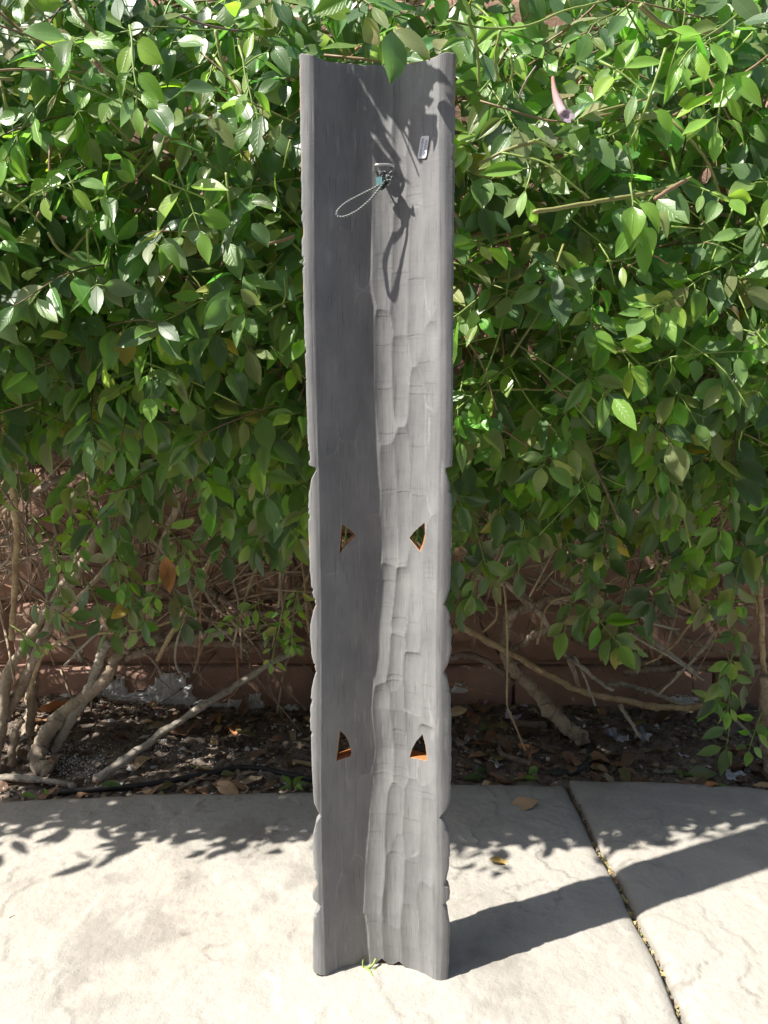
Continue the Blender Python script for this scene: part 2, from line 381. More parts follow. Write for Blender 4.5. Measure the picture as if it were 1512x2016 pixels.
# crumbs, bark bits and perlite: uncountable
def crumb_mesh(spots, name, mt, label, cat):
    mb = MB(); base = np.array([[1, 0, 0], [0, 1, 0], [-1, 0, 0], [0, -1, 0], [0, 0, 1], [0, 0, -1]], float)
    F = [[0, 1, 4], [1, 2, 4], [2, 3, 4], [3, 0, 4], [1, 0, 5], [2, 1, 5], [3, 2, 5], [0, 3, 5]]
    for (p, s, col) in spots:
        a = random.random() * 6.28; ca, sa = math.cos(a), math.sin(a)
        v = base * (np.array(s) * RNG.uniform(0.6, 1.4, (6, 3)))
        v = np.stack([v[:, 0] * ca - v[:, 1] * sa, v[:, 0] * sa + v[:, 1] * ca, v[:, 2]], -1) + p
        mb.add(v, F, col)
    return tag(mb.build(name, mt, None, False), label, cat, kind='stuff')
spots = []
for i in range(9000):
    x = random.uniform(-0.85, 0.85); y = random.uniform(0.385, 0.685)
    edge = EL(x) if x < 0.31 else ER(x)
    if y < edge + 0.003: continue
    s = random.choice([0.0012, 0.0016, 0.0018, 0.0025, 0.0035, 0.0055]) * random.uniform(0.6, 1.3); k = random.random()
    col = (0.11, 0.086, 0.07) if k < 0.4 else (0.21, 0.16, 0.12) if k < 0.75 else (0.33, 0.26, 0.19) if k < 0.94 else (0.55, 0.53, 0.52)
    spots.append((np.array([x, y, float(soil_z(x, y)) + s * 0.3]), (s * random.uniform(1, 2.6), s, s * 0.7), col))
crumb_mesh(spots, 'soil_crumbs', M_CRUMB, 'dark soil crumbs and bark bits covering the planting bed', 'soil crumbs')
spots = []
for (cx, cy, r, k) in ((145, 1490, 0.035, 420), (175, 1500, 0.02, 120), (310, 1470, 0.03, 90), (430, 1480, 0.05, 60), (250, 1420, 0.05, 70)):
    c = G(cx, cy, 0.0)
    for i in range(k):
        x = c[0] + random.gauss(0, r * 0.8); y = c[1] + random.gauss(0, r * 0.55)
        if y < EL(x) + 0.006 or y > WALL_Y - 0.01: continue
        s = random.uniform(0.0006, 0.0019); w = random.uniform(0.5, 0.78)
        spots.append((np.array([x, y, float(soil_z(x, y)) + 0.004]), (s, s, s), (w, w, w * 1.02)))
crumb_mesh(spots, 'perlite_grains', M_CRUMB, 'white perlite grains spilled on the soil near the left stems', 'perlite')

# ------------------------------------------------------------------ added stucco wall, unseen behind the camera, blocks low front sky light
M_STUCCO = simple('blocker_stucco', (0.22, 0.19, 0.165), 0.9, 0.15, 30, 0.2, 0.6)
sky_blocker = tag(empty('sky_blocker', (0, -1.7, 0)), 'added stucco wall, unseen behind the camera, blocking front sky light', 'sky_blocker')
def boxm(x0, x1, y0, y1, z0, z1):
    V = [(x, y, z) for x in (x0, x1) for y in (y0, y1) for z in (z0, z1)]
    return mesh_from('box', V, np.array([[0, 1, 3, 2], [4, 6, 7, 5], [0, 4, 5, 1], [2, 3, 7, 6], [0, 2, 6, 4], [1, 5, 7, 3]]), False)
obj('wall', boxm(-4.5, 5.0, -0.25, 0, -0.07, 2.65), M_STUCCO, sky_blocker)  # added out of view to keep the panel's hollow dark
obj('blocker_eave', boxm(-4.7, 5.2, -0.6, 0.2, 2.652, 2.80), simple('blocker_eave_board', (0.20, 0.13, 0.09), 0.7, 0.2, 20, 0.3, 0.3), sky_blocker)  # overhang added on the unseen wall, blocks more sky
# ------------------------------------------------------------------ garden wall
wall = tag(empty('garden_wall', (0, WALL_Y, 0)), 'terracotta painted block wall behind the hedge and soil bed', 'wall')
def block_mesh(w, h, d, seed):
    nx, nz = 20, 10; us = np.linspace(-1, 1, nx); vs = np.linspace(-1, 1, nz); U, Vv = np.meshgrid(us, vs, indexing='ij')
    rnd = 0.008 * (np.abs(U) ** 14 + np.abs(Vv) ** 7) + 0.004 * np.abs(Vv) ** 2
    front = rnd + 0.006 * (fbm(U * 2 + seed * 3.1, Vv * 1.3, 3, seed) - 0.5)
    pz = Vv * h / 2 + 0.002 * (fbm(U * 3 + seed, Vv * 0, 2, seed + 3) - 0.5)
    V = np.stack([U * w / 2, front, pz], -1).reshape(-1, 3); idx = np.arange(nx * nz).reshape(nx, nz)
    F = np.stack([idx[:-1, :-1], idx[1:, :-1], idx[1:, 1:], idx[:-1, 1:]], -1).reshape(-1, 4)
    ring = np.concatenate([idx[:, 0], idx[-1, 1:], idx[::-1, -1][1:], idx[0, ::-1][1:-1]]); low = V[ring].copy(); low[:, 1] = d
    b0 = len(V); r = len(ring); k = np.arange(r)
    return mesh_from('block', np.vstack([V, low]), np.vstack([F, np.stack([ring, b0 + k, b0 + (k + 1) % r, ring[(k + 1) % r]], -1)]), True)
BW, BH, JT = 0.395, 0.128, 0.007
bms = [block_mesh(BW, BH, 0.10, i + 1) for i in range(5)]
for r in range(-1, 13):
    zc = 0.0265 + r * (BH + JT)
    for c in range(-5, 6):
        x = c * (BW + JT) + (0.2 if r % 2 else 0.0) + 0.06
        if abs(x) > 1.9: continue
        o = obj('block', bms[(c * 3 + r * 5) % 5], M_WALL, wall); o.location = (x, -0.012 if r <= 0 else random.uniform(-0.001, 0.001), zc)
        o.rotation_euler = (0, 0, random.uniform(-0.004, 0.004))
mb = MB(); z0, z1 = -0.09, 1.70
V = [(-2.1, 0.0165, z0), (2.1, 0.0165, z0), (2.1, 0.0165, z1), (-2.1, 0.0165, z1), (-2.1, 0.15, z0), (2.1, 0.15, z0), (2.1, 0.15, z1), (-2.1, 0.15, z1)]
mb.add(V, [[0, 1, 2, 3], [5, 4, 7, 6], [3, 2, 6, 7], [4, 0, 3, 7], [1, 5, 6, 2], [4, 5, 1, 0]]); mb.build('mortar', M_WALL, wall, False)
def crust(px, py, w, h, seed):                        # flaky white salt crust on the foot of the wall
    c = P(px, py, WALL_Y - 0.012); nx, nz = 80, 36
    U, W = np.meshgrid(np.linspace(-1, 1, nx), np.linspace(-1, 1, nz), indexing='ij')
    dens = 1.05 - np.abs(U) ** 2 - 0.9 * sstep(-1.0, 1.0, W) + 2.6 * (fbm(U * 2.6 + seed, W * 1.8 + seed, 5, 200 + seed, 0.62) - 0.5)
    th = np.clip(dens, 0, 0.6) * 0.010 + 0.005 * (fbm(U * 26, W * 14, 4, 210 + seed, 0.7) - 0.45) * (dens > 0)
    V = np.stack([U * w / 2 + c[0], -0.013 - th, W * h / 2 + c[2]], -1); ok = dens > 0
    idx = np.arange(nx * nz).reshape(nx, nz)
    fm = ok[:-1, :-1] | ok[1:, :-1] | ok[1:, 1:] | ok[:-1, 1:]
    F = np.stack([idx[:-1, :-1], idx[1:, :-1], idx[1:, 1:], idx[:-1, 1:]], -1)[fm]
    V[..., 1] = np.where(ok, V[..., 1], -0.008)
    obj('mineral_crust', mesh_from('mineral_crust', V.reshape(-1, 3), F, True), M_CRUST, wall)
for a in ((208, 1366, 0.10, 0.07, 1), (285, 1382, 0.24, 0.055, 2), (335, 1362, 0.10, 0.085, 3), (400, 1388, 0.10, 0.035, 7), (462, 1393, 0.09, 0.040, 4), (497, 1384, 0.06, 0.045, 5), (560, 1395, 0.06, 0.02, 6),
          (905, 1352, 0.035, 0.02, 8), (1345, 1375, 0.06, 0.02, 9)): crust(*a)

# ------------------------------------------------------------------ leaves
def leaf_shape(k):
    rs = np.random.default_rng(500 + k); nu, nv = 5, 7
    v = np.linspace(0, 1, nv) ** 0.9; u = np.linspace(-1, 1, nu)
    wr = rs.uniform(0.36, 0.56) / 2; pk = rs.uniform(0.72, 0.95)
    prof = np.sin(np.pi * np.clip(v ** pk, 0, 1)) ** 0.82
    prof = prof * (1 - 0.25 * sstep(0.75, 1.0, v)); prof[0] = 0.05; prof[-1] = 0.03
    fold = rs.uniform(0.05, 0.38); curl = rs.uniform(-0.05, 0.42); side = rs.uniform(-0.12, 0.12); wav = rs.uniform(0.0, 0.035); ph = rs.uniform(0, 6)
    if k in (4, 9, 15): curl = rs.uniform(0.6, 0.95); fold = 0.5
    V = []; UV = []
    for j in range(nv):
        th = curl * v[j]; cx = v[j] * (1 - 0.15 * curl * v[j]); cz = -0.5 * curl * v[j] ** 2
        for i in range(nu):
            a = u[i] * prof[j] * wr
            V.append((cx, a + side * v[j] * (1 - v[j]), cz + abs(a) * fold * 1.3 + wav * math.sin(7 * v[j] + ph) * u[i]))
            UV.append((0.5 + 0.5 * u[i], v[j]))
    if k == 10:                                  # bitten edge
        jb_ = 3 + k % 2; b_i = jb_ * nu + 4; V[b_i] = tuple(0.62 * np.array(V[jb_ * nu + 2]) + 0.38 * np.array(V[b_i]))
    F = [[j * nu + i, j * nu + i + 1, (j + 1) * nu + i + 1, (j + 1) * nu + i] for j in range(nv - 1) for i in range(nu - 1)]
    F = [f[::-1] for f in F]                              # front side is +Z of the leaf
    F = [f[::-1] for f in F]
    return np.array(V), np.array(F), np.array(UV)
SH = [leaf_shape(k) for k in range(18)]
TINT = {'deep': (0.052, 0.118, 0.066), 'mature': (0.090, 0.190, 0.074), 'mid': (0.148, 0.285, 0.080), 'olive': (0.250, 0.280, 0.130),
        'young': (0.215, 0.420, 0.060), 'lime': (0.330, 0.510, 0.070), 'yellow': (0.48, 0.40, 0.05), 'brown': (0.20, 0.105, 0.055)}
def tinted(name, k, jitter=0.0):
    c = np.array(TINT[name]) * (1 + jitter * (RNG.random(3) - 0.5)) * (1 + jitter * (RNG.random() - 0.5))
    v = SH[k][2][:, 1][:, None]; T = np.repeat(c[None, :], len(v), 0)
    if name in ('mid', 'young') and k % 3 == 0: T = T * (1 - 0.6 * v ** 2) + np.array((0.26, 0.38, 0.05)) * 0.6 * v ** 2
    if name == 'yellow': T = T * (1 - 0.5 * (v < 0.4)) + np.array((0.1, 0.2, 0.03)) * 0.5 * (v < 0.4)
    return T

BO = np.array([-0.0045, -0.0160, 0.0]); LDV = np.array(ld); ALLOW = False
LEAN, ROTZ, ROLL = rad(4.6), rad(1.2), rad(-0.25)
MB_ = Matrix.Translation(Vector(BO)) @ Matrix.Rotation(-ROTZ, 4, 'Z') @ Matrix.Rotation(-LEAN, 4, 'X') @ Matrix.Rotation(ROLL, 4, 'Y')
BM = np.array(MB_)[:3, :3]; bu, bn, bs = BM[:, 0], -BM[:, 1], BM[:, 2]           # panel axes: across, towards the viewer, up
def on_panel_face(p, d):                                                         # would a line from p along d strike the panel face?
    den = np.dot(d, bn)
    if den > -1e-6: return False
    t = np.dot(BO - bn * 0.02 - p, bn) / den
    if t < -0.03: return False
    q = p + d * t - BO; return abs(np.dot(q, bu)) < 0.09 and -0.02 < np.dot(q, bs) < 1.01
def in_the_way(pts):
    if ALLOW: return False
    return any(on_panel_face(p, nrm(p - CAM)) or on_panel_face(p, LDV) for p in pts)
LEAVES = []      # (pos, 3x3 axes, length, shape, tint name)
GREEN = MB(); DEAD = MB()
def nrm(a): a = np.asarray(a, float); return a / (np.linalg.norm(a) + 1e-12)
def put_leaf(p, d, n, length, tint, k=None):
    d = nrm(d); p = np.asarray(p, float)
    if in_the_way((p, p + d * length * 0.5, p + d * length)): return
    n = nrm(np.asarray(n) - d * np.dot(n, d)); s = np.cross(n, d)
    LEAVES.append((np.asarray(p, float), np.stack([d, s * random.uniform(0.82, 1.15), n * random.uniform(0.6, 1.4)], 1), length, random.randrange(18) if k is None else k, tint))
def pick_tint(age):
    r = random.random()
    if age == 'young': return 'young' if r < 0.55 else 'lime' if r < 0.85 else 'mid'
    if age == 'mix': return 'mid' if r < 0.4 else 'young' if r < 0.62 else 'mature' if r < 0.85 else 'olive'
    return 'deep' if r < 0.22 else 'mature' if r < 0.50 else 'mid' if r < 0.76 else 'olive' if r < 0.92 else 'young' if r < 0.985 else 'yellow'
FACE = np.array([-0.10, -0.85, 0.50])
def sprig(p0, d0, length, age='old', lscale=1.0, pairs=None, face=FACE, droop=0.6, stem=True, r0=0.0013, gap=None):
    """a shoot with opposite leaves; leaf blades turn out to the light and hang at the tip"""
    n = max(5, int(length / 0.02)); p = np.array(p0, float); d = nrm(d0); pts = [p.copy()]
    for i in range(n):
        d = nrm(d + np.array([RNG.normal(0, 0.10), RNG.normal(0, 0.06), RNG.normal(0, 0.08) - droop * 0.10])); p = p + d * length / n; pts.append(p.copy())
    pts = np.array(pts)
    if in_the_way(pts[::2]): return
    if stem:
        rr = np.linspace(r0, r0 * 0.5, len(pts)); V, F = tube(pts, rr, 6)
        GREEN.add(V, F, (0.19, 0.27, 0.06) if age != 'old' else random.choice([(0.13, 0.20, 0.05), (0.20, 0.22, 0.07), (0.17, 0.12, 0.07)]))
    base = {'old': 0.0515, 'mix': 0.048, 'young': 0.040}[age] * lscale; gap = gap or {'old': 0.0275, 'mix': 0.026, 'young': 0.025}[age] * lscale
    t = gap * random.uniform(0.5, 1.0); step = length / n; q = 0
    while t < length:
        i = min(int(t / step), n - 1); pp = pts[i] + (pts[i + 1] - pts[i]) * (t / step - i); dd = nrm(pts[i + 1] - pts[i])
        sd_ = nrm(np.cross(dd, face)); tap = 1.0 - 0.35 * (t / length)
        for s in (-1, 1):
            if random.random() < 0.10: continue
            ld_ = nrm(dd * 0.45 + sd_ * s * random.uniform(0.5, 1.1) + np.array([0, 0, -random.uniform(0.15, 0.8)]) + RNG.normal(0, 0.22, 3))
            ln = nrm(np.array(face) + RNG.normal(0, 0.36, 3))
            Lf = base * tap * random.uniform(0.72, 1.25); pet = ld_ * 0.008
            if stem:
                V, F = tube([pp, pp + pet * 0.6, pp + pet * 1.15], 0.0007, 4); GREEN.add(V, F, (0.17, 0.26, 0.06))
            put_leaf(pp + pet, ld_, ln, Lf, pick_tint(age))
        t += gap * random.uniform(0.75, 1.25); q += 1
    put_leaf(pts[-1], nrm(dd + np.array([0, 0, -0.3])), nrm(np.array(face) + RNG.normal(0, 0.25, 3)), base * 0.8 * random.uniform(0.8, 1.2), pick_tint(age))

# shape of the hedge: front surface Y = front(x, z); lower limit of the dense part
def front(x, z):
    prof = np.interp(z, [0.25, 0.45, 0.55, 0.65, 0.75, 0.90, 1.0, 1.1, 1.3, 1.6], [0.50, 0.40, 0.275, 0.180, 0.143, 0.125, 0.132, 0.170, 0.30, 0.48])
    return float(prof + 0.10 * (fbm(np.array([x * 4.5 + 20]), np.array([z * 4.5]), 3, 300)[0] - 0.5) + 0.02 * (x > 0.12))
LOWX = [-1.7, -0.62, -0.45, -0.33, -0.22, -0.10, 0.05, 0.13, 0.30, 0.45, 0.55, 0.95]
LOWZ = [0.60, 0.63, 0.64, 0.56, 0.54, 0.53, 0.52, 0.49, 0.46, 0.47, 0.45, 0.48]
def low(x): return float(np.interp(x, LOWX, LOWZ)) + 0.06 * (fbm(np.array([x * 9]), np.array([1.0]), 2, 310)[0] - 0.5)
BOARD_HALF = 0.105
def clear_of_board(p): return not (abs(p[0] + 0.004) < BOARD_HALF and p[2] < 1.03 and p[1] < 0.035 + 0.085 * p[2] + 0.04)

def fill(n, x0, x1, z1, dmin, dmax, ages, ls=1.0, stem=True):
    c = 0; tries = 0
    while c < n and tries < n * 20:
        tries += 1
        x = random.uniform(x0, x1); zl = low(x); z = random.uniform(zl - 0.03, z1)
        if z < zl + 0.05 and random.random() < 0.45: continue
        d = random.uniform(dmin, dmax); y = front(x, z) + d
        if y > WALL_Y - 0.06: continue
        p = np.array([x, y, z]); Ls = random.uniform(0.07, 0.15)
        dr = np.array([random.gauss(0, 0.7), -random.uniform(0.15, 0.8), random.uniform(-0.9, 0.6)])
        tip = p + nrm(dr) * Ls
        if not clear_of_board(p) or not clear_of_board(tip) or not clear_of_board((p + tip) / 2): continue
        sprig(p, dr, Ls, random.choices(('old', 'mix', 'young'), ages)[0], ls, stem=stem); c += 1
random.seed(21); RNG = np.random.default_rng(21)
fill(500, -0.72, 0.72, 1.16, 0.03, 0.12, (0.68, 0.22, 0.10))
fill(330, -0.72, 0.72, 1.16, 0.11, 0.24, (0.9, 0.1, 0.0), stem=False)
fill(95, -0.72, 0.72, 1.12, 0.008, 0.04, (0.30, 0.35, 0.35), 0.92)
fill(130, -0.95, 0.72, 0.90, 0.0, 0.08, (0.7, 0.25, 0.05))
fill(190, -1.30, -0.10, 0.95, 0.045, 0.12, (0.85, 0.15, 0.0), stem=False)
fill(420, -0.75, 0.85, 1.2, 0.18, 0.42, (1, 0, 0), 1.15, stem=False)
fill(200, -1.55, -0.66, 1.5, 0.085, 0.28, (0.85, 0.15, 0.0), 1.05, stem=False)     # the hedge runs on to the left
fill(70, 0.70, 1.1, 1.5, 0.02, 0.25, (0.85, 0.15, 0.0), 1.05, stem=False)
for i in range(230):                                                               # and above the frame
    x = random.uniform(-0.9, 0.75); z = random.uniform(1.10, 1.45); y = front(x, z) + random.uniform(0.0, 0.25)
    sprig((x, y, z), (random.gauss(0, 0.6), -random.uniform(0.1, 0.6), random.uniform(-0.6, 0.8)), random.uniform(0.09, 0.15), 'old' if random.random() < 0.8 else 'mix', stem=False)

# hand-set shoots that the photograph shows
def shot(x, y, Y, d, length, age='mix', ls=1.0, **k): sprig(P(x, y, Y), d, length, age, ls, **k)
sprig(P(684, 1015, 0.17), (0.02, -0.15, -1.0), 0.055, 'mix', 1.0, face=(0, -1, 0.1)); sprig(P(822, 1020, 0.18), (0.0, -0.15, -1.0), 0.055, 'mix', 1.0, face=(0, -1, 0.1))
ALLOW = True
put_leaf(P(772, 62, 0.04), (0.02, -0.25, -1.0), (0.55, -0.8, 0.2), 0.050, 'mature', 1); put_leaf(P(758, 75, 0.05), (-0.12, -0.2, -1.0), (-0.1, -0.9, 0.2), 0.026, 'young', 2); put_leaf(P(776, 60, 0.05), (0.75, -0.3, -0.45), (0.1, -0.9, 0.4), 0.045, 'olive', 5)
ALLOW = False
shot(700, 55, 0.10, (0.5, -0.3, -0.3), 0.10, 'mix'); shot(860, 40, 0.09, (-0.3, -0.3, -0.1), 0.09, 'young'); shot(640, 60, 0.10, (-0.4, -0.3, -0.3), 0.10, 'mix')
for (x, y, Y, dx, dz, Ls, age, ls) in (
    (120, 960, 0.40, 0.3, -0.6, 0.12, 'young', 0.85), (170, 900, 0.42, -0.1, -0.8, 0.12, 'young', 0.8), (60, 1010, 0.40, 0.5, -0.5, 0.10, 'young', 0.8), (210, 1010, 0.40, 0.1, -0.9, 0.12, 'young', 0.85),
    (110, 1080, 0.42, 0.2, -0.8, 0.10, 'mix', 0.8), (230, 1080, 0.43, 0.3, -0.6, 0.10, 'mix', 0.9), (260, 1120, 0.44, 0.2, -0.5, 0.09, 'old', 0.9), (60, 1170, 0.42, 0.5, -0.2, 0.08, 'old', 0.8),
    (170, 1140, 0.44, 0.4, -0.5, 0.10, 'mix', 0.9), (320, 930, 0.36, -0.6, -0.3, 0.12, 'old', 1.0), (400, 950, 0.37, 0.3, -0.5, 0.10, 'old', 1.0), (300, 1010, 0.38, 0.4, -0.4, 0.12, 'mix', 0.9),
    (380, 1060, 0.42, -0.5, -0.4, 0.12, 'young', 0.75), (470, 1060, 0.46, 0.5, -0.1, 0.08, 'young', 0.55), (520, 1180, 0.45, -0.5, -0.2, 0.10, 'young', 0.65), (560, 1190, 0.44, -0.2, -0.6, 0.10, 'young', 0.7),
    (500, 1210, 0.46, 0.5, -0.3, 0.09, 'young', 0.65), (590, 1150, 0.45, -0.2, -0.6, 0.10, 'young', 0.6), (200, 1190, 0.44, 0.4, -0.1, 0.10, 'mix', 0.8), (20, 1230, 0.42, 0.6, -0.2, 0.06, 'mix', 0.7),
    (330, 1140, 0.45, 0.3, -0.4, 0.08, 'old', 0.9), (420, 1000, 0.40, 0.2, -0.5, 0.08, 'old', 0.9), (560, 960, 0.36, 0.1, -0.5, 0.08, 'old', 0.9), (500, 900, 0.34, 0.3, -0.4, 0.10, 'old', 1.0),
    (930, 1000, 0.36, 0.1, -0.8, 0.12, 'mix', 1.0), (940, 1070, 0.37, 0.0, -0.8, 0.08, 'mix', 1.05), (1010, 1000, 0.38, 0.2, -0.7, 0.10, 'old', 0.95), (1090, 990, 0.38, 0.3, -0.5, 0.10, 'old', 0.95),
    (1150, 1020, 0.38, 0.1, -0.7, 0.10, 'old', 0.9), (1200, 1080, 0.42, -0.3, -0.6, 0.12, 'old', 1.0), (1130, 1150, 0.44, -0.1, -0.5, 0.08, 'mix', 1.05), (1190, 1160, 0.44, 0.2, -0.7, 0.09, 'old', 1.05),
    (1240, 1130, 0.43, -0.2, -0.7, 0.12, 'old', 1.05), (1150, 1180, 0.43, 0.3, -0.4, 0.09, 'mix', 1.05), (1230, 1210, 0.44, 0.1, -0.6, 0.06, 'mix', 1.1), (1310, 1090, 0.41, -0.3, -0.4, 0.09, 'old', 1.1),
    (1330, 1080, 0.40, 0.2, -0.6, 0.07, 'mix', 1.1), (1420, 990, 0.38, -0.6, -0.1, 0.12, 'young', 1.1), (1440, 1010, 0.38, -0.5, -0.4, 0.10, 'young', 1.2), (1480, 1050, 0.38, -0.2, -0.6, 0.12, 'mix', 1.0),
    (1470, 1180, 0.42, -0.6, 0.1, 0.10, 'young', 0.6), (1480, 1230, 0.42, -0.4, -0.5, 0.12, 'mix', 1.0), (1440, 1280, 0.43, -0.1, -0.7, 0.10, 'young', 1.0), (1480, 1330, 0.43, -0.6, -0.2, 0.08, 'old', 1.1),
    (1450, 1370, 0.43, -0.3, -0.5, 0.09, 'mix', 1.1), (1500, 1400, 0.43, -0.3, -0.5, 0.07, 'young', 0.8), (1400, 1160, 0.44, 0.2, -0.3, 0.08, 'old', 0.7), (1370, 1040, 0.40, -0.3, -0.4, 0.10, 'mix', 1.0),
    (1280, 1000, 0.38, 0.2, -0.6, 0.10, 'old', 1.0), (890, 1100, 0.38, 0.2, -0.6, 0.08, 'old', 0.9), (905, 1030, 0.36, 0.1, -0.6, 0.08, 'old', 1.0)):
    sprig(P(x, y, Y), (dx, -0.25, dz), Ls, age, ls, face=(-0.05, -0.95, 0.35))
# bright young shoots standing off the front
for (x, y, Y, dx, dz, Ls) in ((330, 260, 0.08, 0.7, -0.2, 0.10), (350, 330, 0.08, 0.3, -0.7, 0.07), (470, 90, 0.09, 0.4, -0.8, 0.08), (640, 0, 0.06, -0.5, -0.5, 0.10), (90, 190, 0.10, -0.6, -0.6, 0.08), (480, 560, 0.14, -0.6, -0.1, 0.10),
    (20, 420, 0.1, 0.5, 0.3, 0.10), (255, 50, 0.08, 0.2, -0.8, 0.09), (560, 200, 0.08, 0.5, -0.2, 0.06), (300, 600, 0.16, -0.5, -0.4, 0.10), (1390, 260, 0.08, -0.3, 0.6, 0.07), (1240, 360, 0.07, 0.1, -0.8, 0.06), (1050, 310, 0.07, -0.1, -0.6, 0.04),
    (1430, 110, 0.06, -0.2, -0.6, 0.09), (1140, 620, 0.16, 0.6, -0.2, 0.09), (1180, 120, 0.08, 0.5, -0.3, 0.08), (1340, 760, 0.18, -0.4, -0.4, 0.09), (1250, 800, 0.22, 0.3, -0.5, 0.09), (1490, 640, 0.15, -0.2, -0.6, 0.09), (1450, 30, 0.05, -0.5, -0.4, 0.10)):
    sprig(P(x, y, Y), (dx, -0.3, dz), Ls, 'young', 1.05)
# shoots above the frame whose shadows fall across the head of the panel
ALLOW = True
def up_sun(x, y, t):                                                   # the point t metres up-sun of a point on the panel
    n = -0.025 + 0.000002 * max(x - 745, 0) ** 2; r = ray(x, y); o = BO + bn * n; k = np.dot(o - CAM, bn) / np.dot(r, bn); return CAM + k * r - LDV * t
def shade_leaf(x, y, x2, y2, t, tn='mid', k=1):                                  # leaf base and tip by where their shadows land
    a, b = up_sun(x, y, t), up_sun(x2, y2, t * 0.97); put_leaf(a, b - a, -LDV + RNG.normal(0, 0.15, 3), np.linalg.norm(b - a), tn, k)
def shade_stem(pts, t, r=0.0012):
    V, F = tube(resample([up_sun(x, y, t) for x, y in pts], 10), r, 6); GREEN.add(V, F, (0.2, 0.27, 0.07))
for a in ((720, 118, 800, 205, .19), (745, 110, 835, 150, .21), (770, 130, 830, 205, .2), (690, 100, 760, 180, .22), (790, 195, 850, 265, .18), (800, 215, 835, 290, .2), (640, 110, 720, 190, .22), (660, 160, 740, 230, .2), (825, 105, 858, 165, .17),
          (700, 190, 765, 260, .2), (690, 230, 775, 310, .2), (660, 190, 720, 290, .21), (735, 105, 790, 175, .23), (760, 150, 812, 235, .22), (775, 105, 845, 135, .2), (700, 110, 770, 150, .2), (805, 230, 842, 300, .19), (650, 100, 690, 160, .2), (715, 260, 765, 325, .2), (730, 200, 760, 300, .21), (690, 150, 745, 215, .24), (800, 120, 850, 175, .19), (812, 150, 838, 215, .2), (795, 185, 838, 255, .2), (818, 205, 852, 270, .18), (760, 120, 812, 190, .2)): shade_leaf(*a)
shade_stem([(700, 90), (745, 170), (790, 250), (812, 285)], .18); shade_stem([(740, 160), (770, 220), (815, 330)], .18, 0.0008); shade_stem([(752, 185), (790, 225), (810, 270)], .19, 0.0018); shade_stem([(680, 90), (700, 130), (740, 200)], .2, 0.002)
shade_stem([(868, 105), (865, 130), (862, 155)], .1, 0.001)
ALLOW = False

# ------------------------------------------------------------------ the hedge object
hedge = tag(empty('vine_hedge', (0, WALL_Y, 0)), 'dense leafy green vine hedge covering the terracotta wall', 'hedge')
inv = np.array([0, -WALL_Y, 0])
# which leaves show largest: a coarse z-buffer of the leaf blades from the camera
R_ = np.array([1.0, 0, 0])
def proj(p):
    q = p - CAM; z = q @ _F; return 756 + FPX * (q @ R_) / z, 1008 - FPX * (q @ _U) / z, z
zb = np.full((168, 126), 1e9); ob = np.full((168, 126), -1, int)
for li, (p, A, Ln, k, tn) in enumerate(LEAVES):
    cs = [p + A[:, 0] * Ln * a + A[:, 1] * Ln * b for a in (0.15, 0.35, 0.55, 0.75, 0.92) for b in (-0.15, 0, 0.15)]
    for c in cs:
        x, y, z = proj(c)
        if 0 <= x < 1512 and 0 <= y < 2016 and z > 0.1:
            if 575 < x < 905 and y > 100 and c[1] > 0.06: continue
            i, j = int(y / 12), int(x / 12)
            if z < zb[i, j]: zb[i, j] = z; ob[i, j] = li
cnt = np.bincount(ob[ob >= 0], minlength=len(LEAVES)); big = set(np.argsort(-cnt)[:300].tolist())
LM = {}
def leaf_mesh(k, tn):
    if (k, tn) not in LM: LM[(k, tn)] = mesh_from('leaf', SH[k][0], SH[k][1], True, SH[k][2], tinted(tn, k)); LM[(k, tn)].materials.append(M_LEAF)
    return LM[(k, tn)]
fv, ff, fu, ft = [], [], [], []; nb = 0
for li, (p, A, Ln, k, tn) in enumerate(LEAVES):
    if li in big:
        o = obj('leaf', leaf_mesh(k, tn), None, hedge)
        M = Matrix([[*A[0] * Ln, p[0]], [*A[1] * Ln, p[1] - WALL_Y], [*A[2] * Ln, p[2]], [0, 0, 0, 1]]); o.matrix_local = M
    else:
        V, F, UV = SH[k]; fv.append(V @ (A * Ln).T + p + inv); ff.append(F + nb); fu.append(UV); ft.append(tinted(tn, k, 0.5)); nb += len(V)
fo = obj('foliage', mesh_from('foliage', np.vstack(fv), np.vstack(ff), True, np.vstack(fu), np.vstack(ft)), M_LEAF, hedge); fo['kind'] = 'stuff'
print('leaves', len(LEAVES))

# woody stems: photo polyline (x, y, Y), width in photo pixels
def stem(pts, w, mt=M_BARK, name='stem', taper=0.75, seed=0, wob=0.004):
    q = np.array([P(x, y, Y) for x, y, Y in pts]); n = max(18, int(len(pts) * 9)); c = resample(q, n)
    rs = np.random.default_rng(seed + 100 + int(pts[0][0])); j = rs.normal(0, 1, (n, 3)); j[1:-1] = (j[:-2] + j[1:-1] + j[2:]) / 3
    rpx = w / 2 / FPX * (np.linalg.norm(q.mean(0) - CAM)) * 0.95
    c = c + j * min(wob, rpx * 0.25); rr = np.linspace(rpx, rpx * taper, n) * (1 + rs.normal(0, 0.07, n)); arc = np.concatenate([[0], np.cumsum(np.linalg.norm(np.diff(c, axis=0), axis=1))])
    rr = rr * (1 + 0.22 * np.exp(-(((arc + rs.uniform(0, 0.05)) % (0.045 + rpx * 5) - 0.02) / 0.006) ** 2))
    V, F = tube(c, rr, 10 if w > 9 else 6, 0.16, seed)
    return obj(name, mesh_from(name, V + inv, np.array(F), True), mt, hedge)
W_ = 0.66
